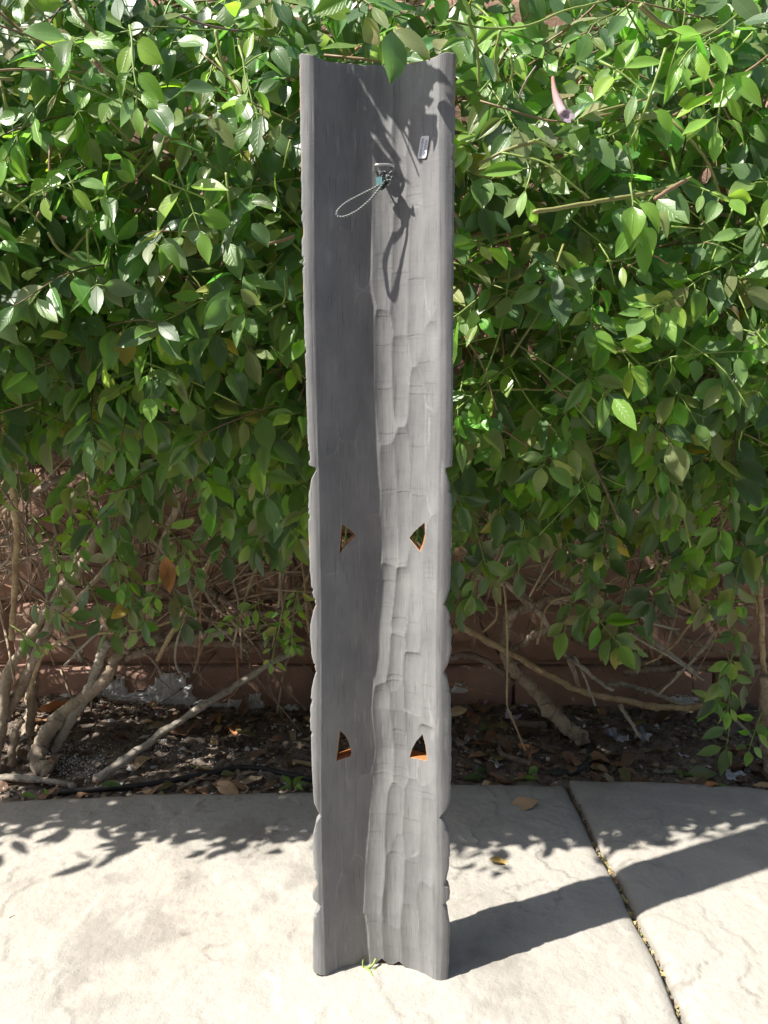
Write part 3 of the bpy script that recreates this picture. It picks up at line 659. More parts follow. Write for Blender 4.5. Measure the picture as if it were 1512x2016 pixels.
ST = [
 ([(95, 1525, .455), (70, 1490, .48), (100, 1435, .5), (130, 1400, .52), (195, 1350, .53), (235, 1290, .54), (245, 1262, .55)], 32, M_BARK, 'trunk'),
 ([(240, 1285, .54), (262, 1250, .54), (285, 1190, .54), (315, 1090, .54), (350, 980, .52), (380, 860, .5), (400, 760, .46)], 17, M_BARK, 'stem'),
 ([(250, 1290, .545), (300, 1280, .57), (370, 1262, .60), (440, 1240, .61), (520, 1230, .62)], 21, M_BARK, 'stem'),
 ([(-10, 1440, .53), (35, 1360, .53), (70, 1290, .53), (125, 1180, .53), (180, 1080, .53), (235, 960, .52), (270, 830, .48)], 25, M_BARK, 'trunk'),
 ([(-20, 1540, .45), (0, 1430, .5), (15, 1330, .52), (55, 1260, .53), (100, 1190, .54), (160, 1090, .55), (230, 990, .56)], 22, M_BARK, 'trunk'),
 ([(60, 1450, .53), (60, 1360, .55), (62, 1290, .56), (90, 1200, .57), (110, 1090, .58), (120, 960, .58)], 15, M_BARK, 'stem'),
 ([(105, 1475, .5), (135, 1425, .515), (175, 1360, .53), (198, 1300, .535), (212, 1262, .535)], 21, M_GREY, 'stem'),
 ([(50, 1470, .55), (62, 1400, .58), (70, 1320, .60)], 22, M_BARK, 'stem'),
 ([(20, 1505, .475), (30, 1440, .5), (42, 1420, .5)], 14, M_BARK, 'stem'),
 ([(2, 770, .36), (8, 830, .38), (18, 920, .41), (30, 1010, .43), (33, 1100, .45), (27, 1190, .47), (22, 1260, .48)], 14, M_TAN, 'stem'),
 ([(60, 975, .50), (110, 945, .50), (160, 925, .50), (205, 898, .49), (240, 850, .47)], 12, M_BARKD, 'stem'),
 ([(-10, 1062, .48), (25, 1052, .48), (48, 1040, .48), (52, 1000, .49), (60, 960, .5)], 7, M_BARKD, 'stem'),
 ([(183, 1537, .43), (250, 1492, .46), (340, 1430, .50), (450, 1358, .55), (548, 1300, .59), (600, 1275, .61)], 16, M_GREY, 'stem'),
 ([(-10, 1527, .45), (50, 1533, .44), (110, 1540, .43), (150, 1548, .425)], 13, M_GREY, 'stem'),
 ([(548, 900, .50), (530, 936, .50), (490, 975, .50), (455, 1007, .50), (432, 1060, .50), (400, 1130, .50), (355, 1215, .50), (310, 1300, .50)], 11, M_TAN, 'stem'),
 ([(395, 1030, .58), (440, 1000, .58), (490, 970, .58), (560, 930, .57)], 12, M_BARKD, 'stem'),
 ([(379, 1104, .62), (428, 1097, .62), (477, 1117, .62), (540, 1126, .62)], 12, M_BARK, 'stem'),
 ([(300, 1130, .60), (345, 1142, .60), (396, 1155, .60), (449, 1183, .60), (492, 1204, .60), (545, 1205, .61), (615, 1190, .62)], 19, M_BARKD, 'stem'),
 ([(290, 1256, .62), (345, 1252, .62), (390, 1253, .61), (449, 1242, .60), (495, 1222, .60)], 15, M_GREY, 'stem'),
 ([(340, 1228, .63), (360, 1218, .63), (396, 1217, .63), (439, 1227, .63), (462, 1249, .63), (500, 1268, .63)], 16, M_BARKD, 'stem'),
 ([(300, 1258, .64), (360, 1264, .64), (430, 1266, .64), (520, 1270, .64), (640, 1272, .64), (760, 1268, .64)], 19, M_BARK, 'stem'),
 ([(470, 850, .46), (492, 871, .46), (528, 937, .47)], 7, M_TAN, 'stem'),
 ([(570, 900, .5), (532, 942, .5), (526, 978, .5), (511, 1014, .5), (545, 1063, .51), (552, 1117, .52), (548, 1195, .54)], 8, M_BARK, 'stem'),
 ([(555, 1000, .60), (575, 1050, .60), (572, 1095, .60), (552, 1150, .61), (560, 1200, .62)], 13, M_BARK, 'stem'),
 ([(364, 1120, .48), (375, 1166, .48), (383, 1200, .48), (398, 1255, .48)], 7, M_GREY, 'stem'),
 ([(375, 1195, .49), (360, 1225, .5), (345, 1290, .5), (352, 1325, .49)], 6, M_GREY, 'stem'),
 ([(230, 1260, .57), (260, 1270, .56), (300, 1300, .55), (320, 1330, .55)], 7, M_BARK, 'stem'),
 ([(1001, 1010, .62), (1003, 1069, .62), (1012, 1120, .62), (1030, 1165, .62), (1050, 1195, .62)], 17, M_BARK, 'stem'),
 ([(1150, 1460, .545), (1120, 1430, .56), (1078, 1390, .58), (1045, 1350, .60), (1012, 1322, .61), (997, 1270, .62), (1000, 1217, .62), (1039, 1195, .62), (1075, 1183, .62), (1130, 1178, .62)], 30, M_BARK, 'trunk'),
 ([(935, 1130, .52), (954, 1138, .53), (992, 1150, .54), (1050, 1195, .55), (1085, 1240, .56), (1116, 1288, .57), (1142, 1358, .57)], 14, M_BARK, 'stem'),
 ([(1085, 1236, .58), (1060, 1245, .59), (1036, 1260, .60), (1010, 1285, .61)], 15, M_BARK, 'stem'),
 ([(840, 1262, .60), (890, 1241, .60), (913, 1237, .60), (954, 1259, .59), (1018, 1293, .58), (1103, 1342, .57), (1157, 1364, .56), (1250, 1384, .55), (1330, 1393, .54), (1420, 1390, .53)], 15, M_TAN, 'stem'),
 ([(830, 1300, .65), (890, 1296, .64), (933, 1292, .63), (984, 1320, .62), (1010, 1345, .60)], 16, M_BARKD, 'stem'),
 ([(1290, 1212, .64), (1340, 1214, .64), (1400, 1218, .64), (1480, 1216, .64)], 11, M_BARK, 'stem'),
 ([(1130, 1255, .65), (1180, 1278, .65), (1250, 1300, .65), (1300, 1305, .65)], 15, M_BARKD, 'stem'),
 ([(1270, 1210, .64), (1300, 1230, .64), (1350, 1260, .64), (1400, 1278, .64), (1490, 1292, .63)], 13, M_BARK, 'stem'),
 ([(1230, 1322, .66), (1300, 1318, .66), (1360, 1316, .66), (1430, 1318, .66), (1520, 1312, .66)], 13, M_BARK, 'stem'),
 ([(1108, 1285, .56), (1150, 1318, .55), (1180, 1342, .55), (1206, 1360, .54)], 9, M_GREY, 'stem'),
 ([(1195, 1345, .63), (1240, 1350, .63), (1290, 1365, .62), (1340, 1388, .60)], 10, M_GREY, 'stem'),
 ([(1465, 880, .42), (1472, 950, .43), (1490, 1050, .44), (1496, 1150, .46), (1500, 1250, .47), (1505, 1330, .48)], 13, M_TAN, 'stem'),
 ([(1508, 1330, .46), (1504, 1420, .47), (1508, 1490, .48), (1512, 1530, .455)], 20, M_BARK, 'trunk'),
 ([(1250, 1040, .52), (1262, 1062, .52), (1300, 1120, .53), (1320, 1180, .54), (1370, 1210, .55)], 8, M_TAN, 'stem'),
 ([(1245, 1000, .54), (1249, 1040, .54), (1247, 1060, .54)], 8, M_BARK, 'stem'),
 ([(1352, 1120, .52), (1358, 1170, .52), (1366, 1205, .52), (1350, 1240, .52), (1310, 1285, .51), (1272, 1308, .51)], 6, M_TAN, 'stem'),
 ([(1410, 1240, .50), (1390, 1270, .50), (1350, 1315, .50), (1296, 1368, .50)], 6, M_GREY, 'stem'),
 ([(992, 1150, .50), (997, 1210, .50), (999, 1300, .49), (999, 1385, .48), (1015, 1430, .46), (1035, 1478, .45)], 5, M_TAN, 'stem'),
 ([(1215, 1225, .52), (1260, 1260, .51), (1330, 1300, .5), (1385, 1340, .5)], 5, M_GREY, 'stem'),
 ([(1220, 1388, .53), (1238, 1415, .50), (1260, 1452, .48)], 8, M_GREY, 'stem'),
 ([(1130, 1290, .555), (1150, 1330, .55), (1172, 1390, .53)], 6, M_GREY, 'stem'),
 ([(970, 1170, .58), (978, 1190, .58), (975, 1220, .58), (950, 1245, .585)], 6, M_TAN, 'stem'),
 ([(1105, 1066, .50), (1106, 1100, .50), (1107, 1138, .50)], 6, M_TAN, 'stem'),
 ([(1390, 1395, .53), (1440, 1412, .52), (1480, 1450, .50)], 7, M_GREY, 'stem'),
 ([(1372, 950, .48), (1378, 1000, .5), (1380, 1050, .52)], 8, M_BARK, 'stem'),
 ([(965, 960, .52), (975, 1010, .52), (985, 1070, .55), (970, 1110, .56)], 9, M_BARK, 'stem'),
 ([(172, 770, .28), (200, 764, .28), (245, 768, .285), (285, 785, .30), (330, 815, .34)], 10, M_TAN, 'stem'),
 ([(80, 800, .45), (130, 840, .46), (175, 870, .47), (240, 950, .48)], 10, M_BARK, 'stem'),
]
for i, (pts, w, mt, nm) in enumerate(ST): stem(pts, w, mt, nm, 0.55 if nm == 'trunk' else 0.75, i)

random.seed(31)
for i in range(46):
    left = i % 2 == 0; x = random.uniform(-0.72, -0.12) if left else random.uniform(0.12, 0.72); z = random.uniform(0.10, 0.55); y = random.uniform(0.47, 0.655)
    d = nrm((random.gauss(0.25 if left else -0.1, 0.8), random.gauss(0, 0.1), abs(random.gauss(0.5, 0.5)))); Ls = random.uniform(0.15, 0.4); p = np.array([x, y, z]); e = p + d * Ls; e[1] = min(e[1], 0.66)
    if abs(e[0]) < 0.10: continue
    c = resample([p, p + (e - p) * 0.35 + RNG.normal(0, 0.02, 3), p + (e - p) * 0.7 + RNG.normal(0, 0.02, 3), e], 22); c[:, 1] = np.minimum(c[:, 1], 0.668); c[1:-1] += RNG.normal(0, 0.0008, (20, 3))
    r0 = random.choice([0.0018, 0.0025, 0.0034, 0.0048]); V, F = tube(c, np.linspace(r0, r0 * 0.6, 22) * (1 + RNG.normal(0, 0.06, 22)), 8, 0.14, i); obj('stem', mesh_from('stem', V + inv, np.array(F), True), random.choice([M_BARK, M_TAN, M_GREY, M_BARK]), hedge)
# pruned green shoots and canes standing in front of the leaves, one by one
def cane(pts, w, col=(0.22, 0.30, 0.075), name='shoot'):
    q = np.array([P(*a) for a in pts]); c = resample(q, max(8, len(pts) * 5)); rpx = 0.72 * w / 2 / FPX * np.linalg.norm(q.mean(0) - CAM)
    c[1:-1] += RNG.normal(0, rpx * 0.12, (len(c) - 2, 3)); V, F = tube(c, np.linspace(rpx, rpx * 0.8, len(c)) * (1 + RNG.normal(0, 0.05, len(c))), 8)
    return obj(name, mesh_from(name, V + inv, np.array(F), True, tint=np.repeat(np.array([col]), len(V), 0)), M_STEM, hedge)
LG = (0.25, 0.34, 0.085); OL = (0.25, 0.25, 0.09); BRN = (0.26, 0.17, 0.10)
for a in (
    ([(1050, 418, .04), (1110, 408, .05), (1180, 396, .06), (1250, 385, .07), (1320, 368, .085), (1360, 350, .1)], 11, OL), ([(1290, 392, .05), (1320, 372, .06), (1350, 355, .07)], 12, BRN),
    ([(180, 118, .05), (215, 145, .06), (250, 170, .07), (290, 198, .08)], 10, LG), ([(425, 60, .06), (430, 95, .06), (445, 150, .07)], 9, LG), ([(140, 0, .06), (160, 35, .06), (192, 70, .07)], 9, OL),
    ([(920, 30, .05), (940, 100, .06), (943, 170, .07)], 9, LG), ([(1005, 110, .05), (1010, 140, .055), (1000, 170, .07)], 7, LG), ([(985, 60, .05), (975, 110, .06), (980, 160, .07)], 8, LG),
    ([(880, 40, .05), (960, 55, .06), (1040, 50, .06), (1110, 22, .06), (1190, 2, .06)], 6, LG), ([(1260, 10, .03), (1300, 45, .04), (1350, 65, .06), (1420, 60, .08)], 12, OL),
    ([(1310, 95, .05), (1290, 160, .05), (1260, 240, .06), (1235, 290, .07)], 7, LG), ([(1050, 275, .06), (1100, 296, .07), (1140, 308, .07)], 6, LG),
    ([(1065, 275, .07), (1000, 295, .07), (940, 325, .08)], 10, OL), ([(985, 300, .07), (1070, 320, .06), (1110, 350, .06), (1160, 390, .07)], 6, LG), ([(1235, 290, .07), (1245, 330, .08), (1240, 370, .09)], 5, LG),
    ([(140, 160, .06), (190, 180, .07), (240, 205, .08)], 5, LG), ([(300, 345, .07), (330, 360, .07), (400, 390, .08), (430, 420, .09)], 5, LG), ([(445, 340, .08), (450, 390, .08), (455, 425, .09)], 7, LG),
    ([(95, 458, .09), (115, 490, .10), (150, 512, .11)], 7, OL), ([(172, 450, .08), (172, 480, .09), (174, 515, .1)], 6, LG), ([(0, 375, .08), (40, 400, .09), (90, 450, .1)], 5, LG),
    ([(572, 275, .07), (565, 300, .07), (558, 330, .08)], 5, LG), ([(560, 545, .11), (562, 580, .11), (555, 600, .12)], 6, LG), ([(324, 685, .2), (325, 710, .2), (335, 735, .21)], 7, LG), ([(225, 715, .22), (250, 730, .23), (262, 745, .24)], 5, LG),
    ([(345, 610, .17), (350, 655, .18), (330, 690, .2)], 5, LG), ([(1045, 680, .2), (1075, 672, .19), (1100, 668, .19), (1150, 678, .2)], 5, LG), ([(1500, 750, .2), (1450, 770, .21), (1390, 800, .22), (1340, 830, .24)], 6, LG),
    ([(1215, 700, .18), (1240, 720, .18), (1260, 695, .18)], 10, OL), ([(1465, 800, .2), (1460, 850, .22), (1455, 880, .24), (1470, 905, .26)], 5, LG), ([(1290, 415, .06), (1305, 440, .06), (1308, 460, .07)], 6, LG), ([(1322, 446, .07), (1355, 448, .07), (1385, 450, .07)], 4, LG),
    ([(395, 825, .3), (340, 830, .32), (310, 815, .33)], 6, OL), ([(1180, 480, .13), (1200, 515, .12), (1210, 560, .13)], 4, LG), ([(1235, 525, .12), (1280, 502, .1), (1315, 520, .1)], 5, BRN), ([(520, 480, .1), (550, 475, .1), (580, 465, .1)], 9, BRN),
    ([(188, 120, .045), (196, 132, .047), (200, 142, .05)], 12, BRN), ([(210, 232, .09), (240, 262, .1), (258, 280, .11)], 5, BRN), ([(355, 30, .08), (400, 48, .09), (470, 62, .1)], 6, (0.2, 0.15, 0.12)), ([(1020, 195, .06), (1035, 160, .05), (1055, 130, .05)], 5, (0.3, 0.24, 0.2))):
    cane(*a)
# more stems hidden among the leaves, joined
for i in range(270):
    x = random.uniform(-0.7, 0.7); z = random.uniform(0.55, 1.2); p = np.array([x, front(x, z) + random.uniform(-0.03, 0.05), z])
    if not clear_of_board(p): continue
    d = nrm((random.gauss(0, 1), random.gauss(0, 0.3), random.gauss(0, 0.8))); Ls = random.uniform(0.06, 0.16)
    if not clear_of_board(p + d * Ls): continue
    c = resample([p, p + d * Ls * 0.5 + RNG.normal(0, 0.008, 3), p + d * Ls], 8); V, F = tube(c, random.uniform(0.0008, 0.0017), 6)
    if in_the_way(c): continue
    GREEN.add(V, F, random.choice([LG, (0.32, 0.42, 0.12), OL, (0.20, 0.29, 0.07), BRN]))
for i in range(3200):                                                               # dry twigs inside the hedge and over the wall
    x = random.uniform(-0.95, 0.95); z = random.uniform(0.22, 1.25) if random.random() < 0.88 else random.uniform(0.10, 0.4)
    y = random.uniform(max(front(x, z) + 0.10, 0.22), WALL_Y - 0.02)
    if z < 0.40 and random.random() < (0.25 if x < -0.1 else 0.75): continue
    d = nrm((random.gauss(0, 0.8), random.gauss(0, 0.25), random.gauss(0, 1))); Ls = random.uniform(0.07, 0.26)
    b_ = p = np.array([x, y, z]); e_ = p + d * Ls; e_[1] = min(e_[1], WALL_Y - 0.015); e_[2] = max(e_[2], 0.02)
    if not clear_of_board(e_) or not clear_of_board(p): continue
    c = resample([p, (p + e_) / 2 + RNG.normal(0, 0.012, 3), e_], 7); V, F = tube(c, np.linspace(1, 0.5, 7) * random.choice([0.0008, 0.0012, 0.0018, 0.003]), 6)
    k = random.random(); DEAD.add(V, F, (0.28, 0.215, 0.16) if k < 0.4 else (0.42, 0.33, 0.245) if k < 0.75 else (0.13, 0.10, 0.075) if k < 0.9 else (0.38, 0.22, 0.13))
for m_, nm, mt in ((GREEN, 'green_twigs', M_STEM), (DEAD, 'dry_twigs', M_TWIG)):
    m_.v = [v + inv for v in m_.v]; o = m_.build(nm, mt, hedge); o['kind'] = 'stuff'
# dead leaves caught inside
fv, ff, fu, ft = [], [], [], []; nb = 0
for i in range(420):
    x = random.uniform(-0.8, 0.8); z = random.uniform(0.5, 1.2); p = np.array([x, min(front(x, z) + random.uniform(0.12, 0.4), WALL_Y - 0.03), z]); k = random.randrange(12)
    A = np.linalg.qr(RNG.normal(0, 1, (3, 3)))[0]; V, F, UV = SH[k]
    fv.append(V @ (A * random.uniform(0.035, 0.06)).T + p + inv); ff.append(F + nb); fu.append(UV); nb += len(V)
    ft.append(np.repeat(np.array([random.choice([(0.28, 0.17, 0.10), (0.20, 0.13, 0.085), (0.38, 0.21, 0.11)])]), len(V), 0))
o = obj('caught_dead_leaves', mesh_from('caught_dead_leaves', np.vstack(fv), np.vstack(ff), True, np.vstack(fu), np.vstack(ft)), M_DRY, hedge); o['kind'] = 'stuff'

# ------------------------------------------------------------------ the carved panel (seen from its hollow back)
def US(x, y, n=0.0):                                                             # photo point -> (u, s) on the plane n
    r = ray(x, y); o = BO + bn * n; t = np.dot(o - CAM, bn) / np.dot(r, bn); q = CAM + t * r - o; return np.dot(q, bu), np.dot(q, bs)
Lp = [(588, 106), (590, 250), (594, 500), (600, 700), (605, 860), (607, 914), (608, 917), (621, 921), (621, 926), (612, 945), (607, 975), (606, 1020), (608, 1100), (611, 1150), (616, 1175), (622, 1192), (616, 1205), (611, 1225), (610, 1255), (613, 1295), (622, 1325),
      (615, 1345), (611, 1375), (610, 1420), (613, 1500), (615, 1550), (618, 1585), (630, 1609), (621, 1622), (616, 1645), (615, 1680), (617, 1715), (622, 1742), (615, 1752), (614, 1768), (617, 1777), (631, 1785), (621, 1797), (616, 1815), (615, 1850), (615, 1915)]
Rp = [(898, 103), (896, 300), (893, 600), (892, 800), (891, 915), (892, 918), (878, 922), (878, 927), (884, 945), (889, 975), (890, 1030), (889, 1100), (886, 1160), (876, 1191), (884, 1207), (889, 1235), (889, 1285), (882, 1312), (873, 1325),
      (882, 1342), (887, 1370), (889, 1420), (889, 1540), (886, 1580), (879, 1600), (867, 1614), (877, 1625), (885, 1650), (887, 1680), (884, 1715), (876, 1746), (884, 1752), (886, 1762), (885, 1775), (874, 1784), (882, 1800), (886, 1830), (885, 1890), (881, 1945)]
Lu = np.array([US(*p) for p in Lp]); Ru = np.array([US(*p) for p in Rp])
S_TOP = (US(590, 106)[1] + US(897, 103)[1]) / 2
ns = 1250; tau = np.linspace(0, 1, ns); s_rows = tau * S_TOP
uL = np.interp(s_rows, Lu[::-1, 1], Lu[::-1, 0]); uR = np.interp(s_rows, Ru[::-1, 1], Ru[::-1, 0])
uL = uL + 0.0011 * (fbm(s_rows * 160, s_rows * 0, 3, 470) - 0.5) + 0.0014 * sstep(0.70, 0.8, fbm(s_rows * 90, s_rows * 0 + 3, 3, 471)); uR = uR - 0.0011 * (fbm(s_rows * 160, s_rows * 0 + 5, 3, 472) - 0.5) - 0.0014 * sstep(0.70, 0.8, fbm(s_rows * 90, s_rows * 0 + 8, 3, 473))
HI = 0.0585                                           # the hollow keeps clear of the carved outline
nc = 141; t = np.linspace(-1, 1, nc)
cores = np.where(np.abs(t) < 0.82, t / 0.82 * HI, 0)
U2 = np.empty((nc, ns))
for i, tt in enumerate(t):
    if tt <= -0.82: f = (-tt - 0.82) / 0.18; U2[i] = -HI + (uL + HI) * f
    elif tt >= 0.82: f = (tt - 0.82) / 0.18; U2[i] = HI + (uR - HI) * f
    else: U2[i] = cores[i]
S2 = np.repeat(s_rows[None, :], nc, 0)
# bottom edge: small peaked notch under the middle, corners on the paving
z_at = lambda u, s, n: BO[2] + u * bu[2] + s * bs[2] + n * bn[2]
RS_ = np.array([US(740, y, -0.02)[1] for y in (300, 400, 600, 700, 900, 1000, 1080, 1150, 1250, 1400, 1480, 1600, 1700, 1800, 1900)]); RU_ = np.array([US(x, y, -0.026)[0] for x, y in ((734, 300), (733, 400), (735, 600), (738, 700), (745, 900), (752, 1000), (752, 1080), (748, 1150), (736, 1250), (728, 1400), (740, 1480), (729, 1600), (722, 1700), (717, 1800), (725, 1900))])
def ridge_u(s): return np.interp(s, RS_[::-1], RU_[::-1])
def profile(u, s):
    u = u - 0.55 * (ridge_u(s) + 0.004) * np.clip(1 - np.abs(u) / 0.06, 0, 1)
    D = 0.0266 + 0.44 * (ridge_u(s) + 0.0065)
    hw = 0.0628 + 0.0016 * np.sin(s * 11 + 0.5 * np.sign(u))
    a = np.clip(np.abs(u) / hw, 0, 1.0)
    n = -D * (1 - a ** 2.25)
    over = np.clip(np.abs(u) - hw, 0, 1)
    return n - over * 0.26 - 0.0022 * np.exp(-((np.abs(u) - hw) / 0.004) ** 2)   # rounded shoulder, rim falls off slightly
def edge_curve(px):
    out = []
    for x, y in px:
        n_ = 0.0
        for _ in range(4): u_, s_ = US(x, y, n_); n_ = float(profile(np.array([u_]), np.array([max(s_, 0)]))[0])
        out.append((u_, s_))
    out.sort(); return np.array(out)
eb = edge_curve([(614, 1908), (618, 1915), (640, 1921), (670, 1917), (700, 1910), (722, 1905), (738, 1900), (752, 1887), (764, 1900), (775, 1901), (786, 1894), (796, 1903), (815, 1920), (835, 1938), (855, 1945), (872, 1945), (882, 1938)])
et = edge_curve([(587, 109), (594, 105), (604, 107), (640, 118), (690, 124), (745, 127), (795, 125), (830, 120), (862, 109), (878, 102), (898, 105)])
sb = np.interp(U2, eb[:, 0], eb[:, 1]); stp = np.interp(U2, et[:, 0], et[:, 1]); print('edges', eb.round(4).tolist(), et.round(3).tolist())
S2 = np.where(tau[None, :] < 0.03, sb + (0.03 * S_TOP - sb) * tau[None, :] / 0.03, S2)
S2 = np.where(tau[None, :] > 0.97, 0.97 * S_TOP + (stp - 0.97 * S_TOP) * (tau[None, :] - 0.97) / 0.03, S2)
def gouges(u, s):
    """overlapping gouge strokes: each one a shallow trough; the surface is their lower envelope, so ridges stand between them"""
    rs = np.random.default_rng(79); m1 = np.full_like(u, 0.0); m2 = np.full_like(u, 0.0); rip = np.zeros_like(u)
    m1[:] = 0.0002; m2[:] = 0.0009
    lanes = [-0.052, -0.034, -0.0155, 0.0045, 0.0225, 0.0385, 0.0535]
    for li, c0 in enumerate(lanes):
        st = -0.05
        while st < 1.02:
            Ls = rs.uniform(0.06, 0.21); w = rs.uniform(0.0205, 0.0275); d = rs.uniform(0.0013, 0.0027) * (1.25 if c0 > 0.01 else 1.0); uc = c0 + rs.normal(0, 0.0022); sl = rs.normal(0, 0.012); bow = rs.normal(0, 0.03)
            a = st; b = st + Ls; st += Ls * rs.uniform(0.62, 0.95); mid = (a + b) / 2; hl = Ls / 2
            k0, k1 = np.searchsorted(s_rows, [a - 0.02, b + 0.02]); 
            if k1 - k0 < 4: continue
            U = u[:, k0:k1]; S = s[:, k0:k1]; x = (S - mid) / hl; v = (U - uc - (ridge_u(S) + 0.0055) * max(0, 1 - abs(c0) / 0.06) - sl * (S - mid) - bow * (S - mid) ** 2 - 0.0012 * (fbm(S * 22 + li * 5, S * 0 + st * 7, 2, 421) - 0.5)) / (w / 2)
            sharp = rs.choice([6, 9, 13]); end = np.where(x > 0, np.clip(x, 0, 3) ** sharp, np.clip(-x, 0, 3) ** 5)
            h = -d + d * v * v * 0.9 + d * np.clip(end, 0, 9) * 1.4 + rs.normal(0, 0.00018)
            arch = 0.0022 * rs.choice([-1, 1, 1]); Sq = S + arch * v * v + 0.0014 * (fbm(S * 30 + st, U * 70, 2, 422) - 0.5); tt = a - 0.01
            while tt < b + 0.01:                                          # chops: short terraces across the stroke
                step = rs.choice([0.0035, 0.006, 0.010, 0.018, 0.030, 0.045]) * rs.uniform(0.7, 1.4); am = rs.uniform(0.00004, 0.00030) * (1.15 if c0 > 0.01 else 0.9) * (1.0 if step > 0.006 else 0.55) * min(1.0, 2.4 * rs.random()); x_ = (Sq - tt) / step
                h = h + np.where((x_ >= 0) & (x_ < 1), am * (1 - x_) ** 2 * np.clip(1.2 - v * v, 0, 1), 0); tt += step
            A = m1[:, k0:k1]; B = m2[:, k0:k1]; lo = np.minimum(A, h); B[:] = np.where(h < A, np.minimum(A, B), np.minimum(B, h)); A[:] = lo
    gap = m2 - m1; ridge = np.exp(-(gap / 0.00013) ** 2)
    inside = sstep(0.063, 0.056, np.abs(u)); hh = m1 * inside
    wear = 0.42 * ridge * inside * sstep(0.50, 0.68, fbm(s * 26, u * 60, 3, 420))
    hh = hh + 0.0005 * (fbm(u * 60, s * 12, 3, 440) - 0.5) + 0.00035 * (fbm(u * 260, s * 26, 3, 445) - 0.5) + 0.0006 * (fbm(s * 9, u * 30 + 4, 2, 447) - 0.5)
    # scuffs: a few pale scratches, and damage near the middle
    wear = wear + 0.35 * sstep(0.72, 0.80, fbm(u * 300, s * 26, 3, 448)) * sstep(0.5, 0.7, fbm(u * 25, s * 6, 2, 449))
    return hh, np.clip(wear, 0, 0.7)
gh, gw = gouges(U2, S2)
NF = profile(U2, S2) + gh
NF[[0, -1], :] -= 0.0009                                  # eased outer arris
NBk = profile(U2 * 0.98, S2) - 0.0165 - 0.004 * (1 - (np.abs(U2) / 0.085) ** 2)
thick_edge = 0.0125 + 0.003 * (fbm(S2 * 8, S2 * 0, 2, 450) - 0.5)
NBk = np.minimum(NBk, NF - 0.010); NBk[[0, -1], :] = NF[[0, -1], :] - thick_edge[[0, -1], :]
# keep the lower end on the paving
for arr in (NF, NBk):
    zz = z_at(U2, S2, arr); lowm = zz < 0.0015
    S2 = np.where(lowm & (tau[None, :] < 0.02), S2 + (0.0015 - zz), S2)
Pf = np.stack([U2, -NF, S2], -1); Pb = np.stack([U2, -NBk, S2], -1)
V = np.vstack([Pf.reshape(-1, 3), Pb.reshape(-1, 3)]); nn = nc * ns; idx = np.arange(nn).reshape(nc, ns)
Ff = np.stack([idx[:-1, :-1], idx[1:, :-1], idx[1:, 1:], idx[:-1, 1:]], -1).reshape(-1, 4)
Fb = Ff[:, ::-1] + nn
ring = np.concatenate([idx[:, 0], idx[-1, 1:], idx[::-1, -1][1:], idx[0, ::-1][1:-1]]); r2 = np.roll(ring, -1)
Fs = np.stack([ring, ring + nn, r2 + nn, r2], -1)
chip = np.zeros((nc, ns)); chip[[0, -1], :] = sstep(0.62, 0.72, fbm(s_rows * 45, s_rows * 0, 3, 460)) * 0.8; chip[:, [0, -1]] = 0.35
T = np.vstack([np.stack([gw, chip, chip * 0], -1).reshape(-1, 3), np.repeat([[0, 0.0, 0]], nn, 0)])
UVb = np.vstack([np.stack([U2, S2], -1).reshape(-1, 2)] * 2)
bme = mesh_from('body', V, np.vstack([Ff, Fs, Fb]), True, UVb, T)
for m_ in (M_BOARD, M_FRONT, M_CUT): bme.materials.append(m_)
mi = np.concatenate([np.zeros(len(Ff) + len(Fs), np.int32), np.ones(len(Fb), np.int32)]); bme.polygons.foreach_set('material_index', mi)
tmp = bpy.data.objects.new('tmp_body', bme); COL.objects.link(tmp)
# four eye-shaped cut-outs
HOLES = [[(662, 1497), (690, 1494), (692, 1487), (686, 1462), (679, 1447), (669, 1437), (666, 1460)], [(806, 1496), (841, 1493), (838, 1465), (832, 1442), (820, 1458), (811, 1477)],
         [(669, 1090), (675, 1080), (699, 1056), (690, 1046), (674, 1032), (671, 1050)], [(806, 1062), (815, 1049), (826, 1038), (836, 1028), (837, 1052), (833, 1072), (827, 1086), (818, 1075)]]
cv, cf = [], []
for hpoly in HOLES:
    q = [US(x, y, -0.018) for x, y in hpoly]; cx_ = sum(a for a, _ in q) / len(q); cy_ = sum(b for _, b in q) / len(q); b0 = len(cv); k = len(q)
    ar = sum(q[i][0] * q[(i + 1) % k][1] - q[(i + 1) % k][0] * q[i][1] for i in range(k))
    if ar < 0: q = q[::-1]
    up_ = hpoly[0][1] < 1300
    for nlev, sc in ((-0.04, 1.04 if up_ else 1.18), (0.08, 0.95 if up_ else 0.72)): cv += [(cx_ + (a - cx_) * sc, nlev, cy_ + (b - cy_) * sc) for a, b in q]
    cf.append([b0 + i for i in range(k)]); cf.append([b0 + k + i for i in range(k)][::-1])
    for i in range(k): j = (i + 1) % k; cf.append([b0 + j, b0 + i, b0 + k + i, b0 + k + j])
cme = bpy.data.meshes.new('cut'); cme.from_pydata(cv, [], cf); 
for m_ in (M_BOARD, M_FRONT, M_CUT): cme.materials.append(m_)
cme.polygons.foreach_set('material_index', np.full(len(cme.polygons), 2, np.int32)); cme.update()
bmm = bmesh.new(); bmm.from_mesh(cme); bmesh.ops.recalc_face_normals(bmm, faces=bmm.faces); bmm.to_mesh(cme); bmm.free()
bmm = bmesh.new(); bmm.from_mesh(bme); bmesh.ops.recalc_face_normals(bmm, faces=bmm.faces); bmm.to_mesh(bme); bmm.free()
cut = bpy.data.objects.new('tmp_cut', cme); COL.objects.link(cut)
md = tmp.modifiers.new('b', 'BOOLEAN'); md.operation = 'DIFFERENCE'; md.solver = 'EXACT'; md.object = cut
dg = bpy.context.evaluated_depsgraph_get(); res = bpy.data.meshes.new_from_object(tmp.evaluated_get(dg))
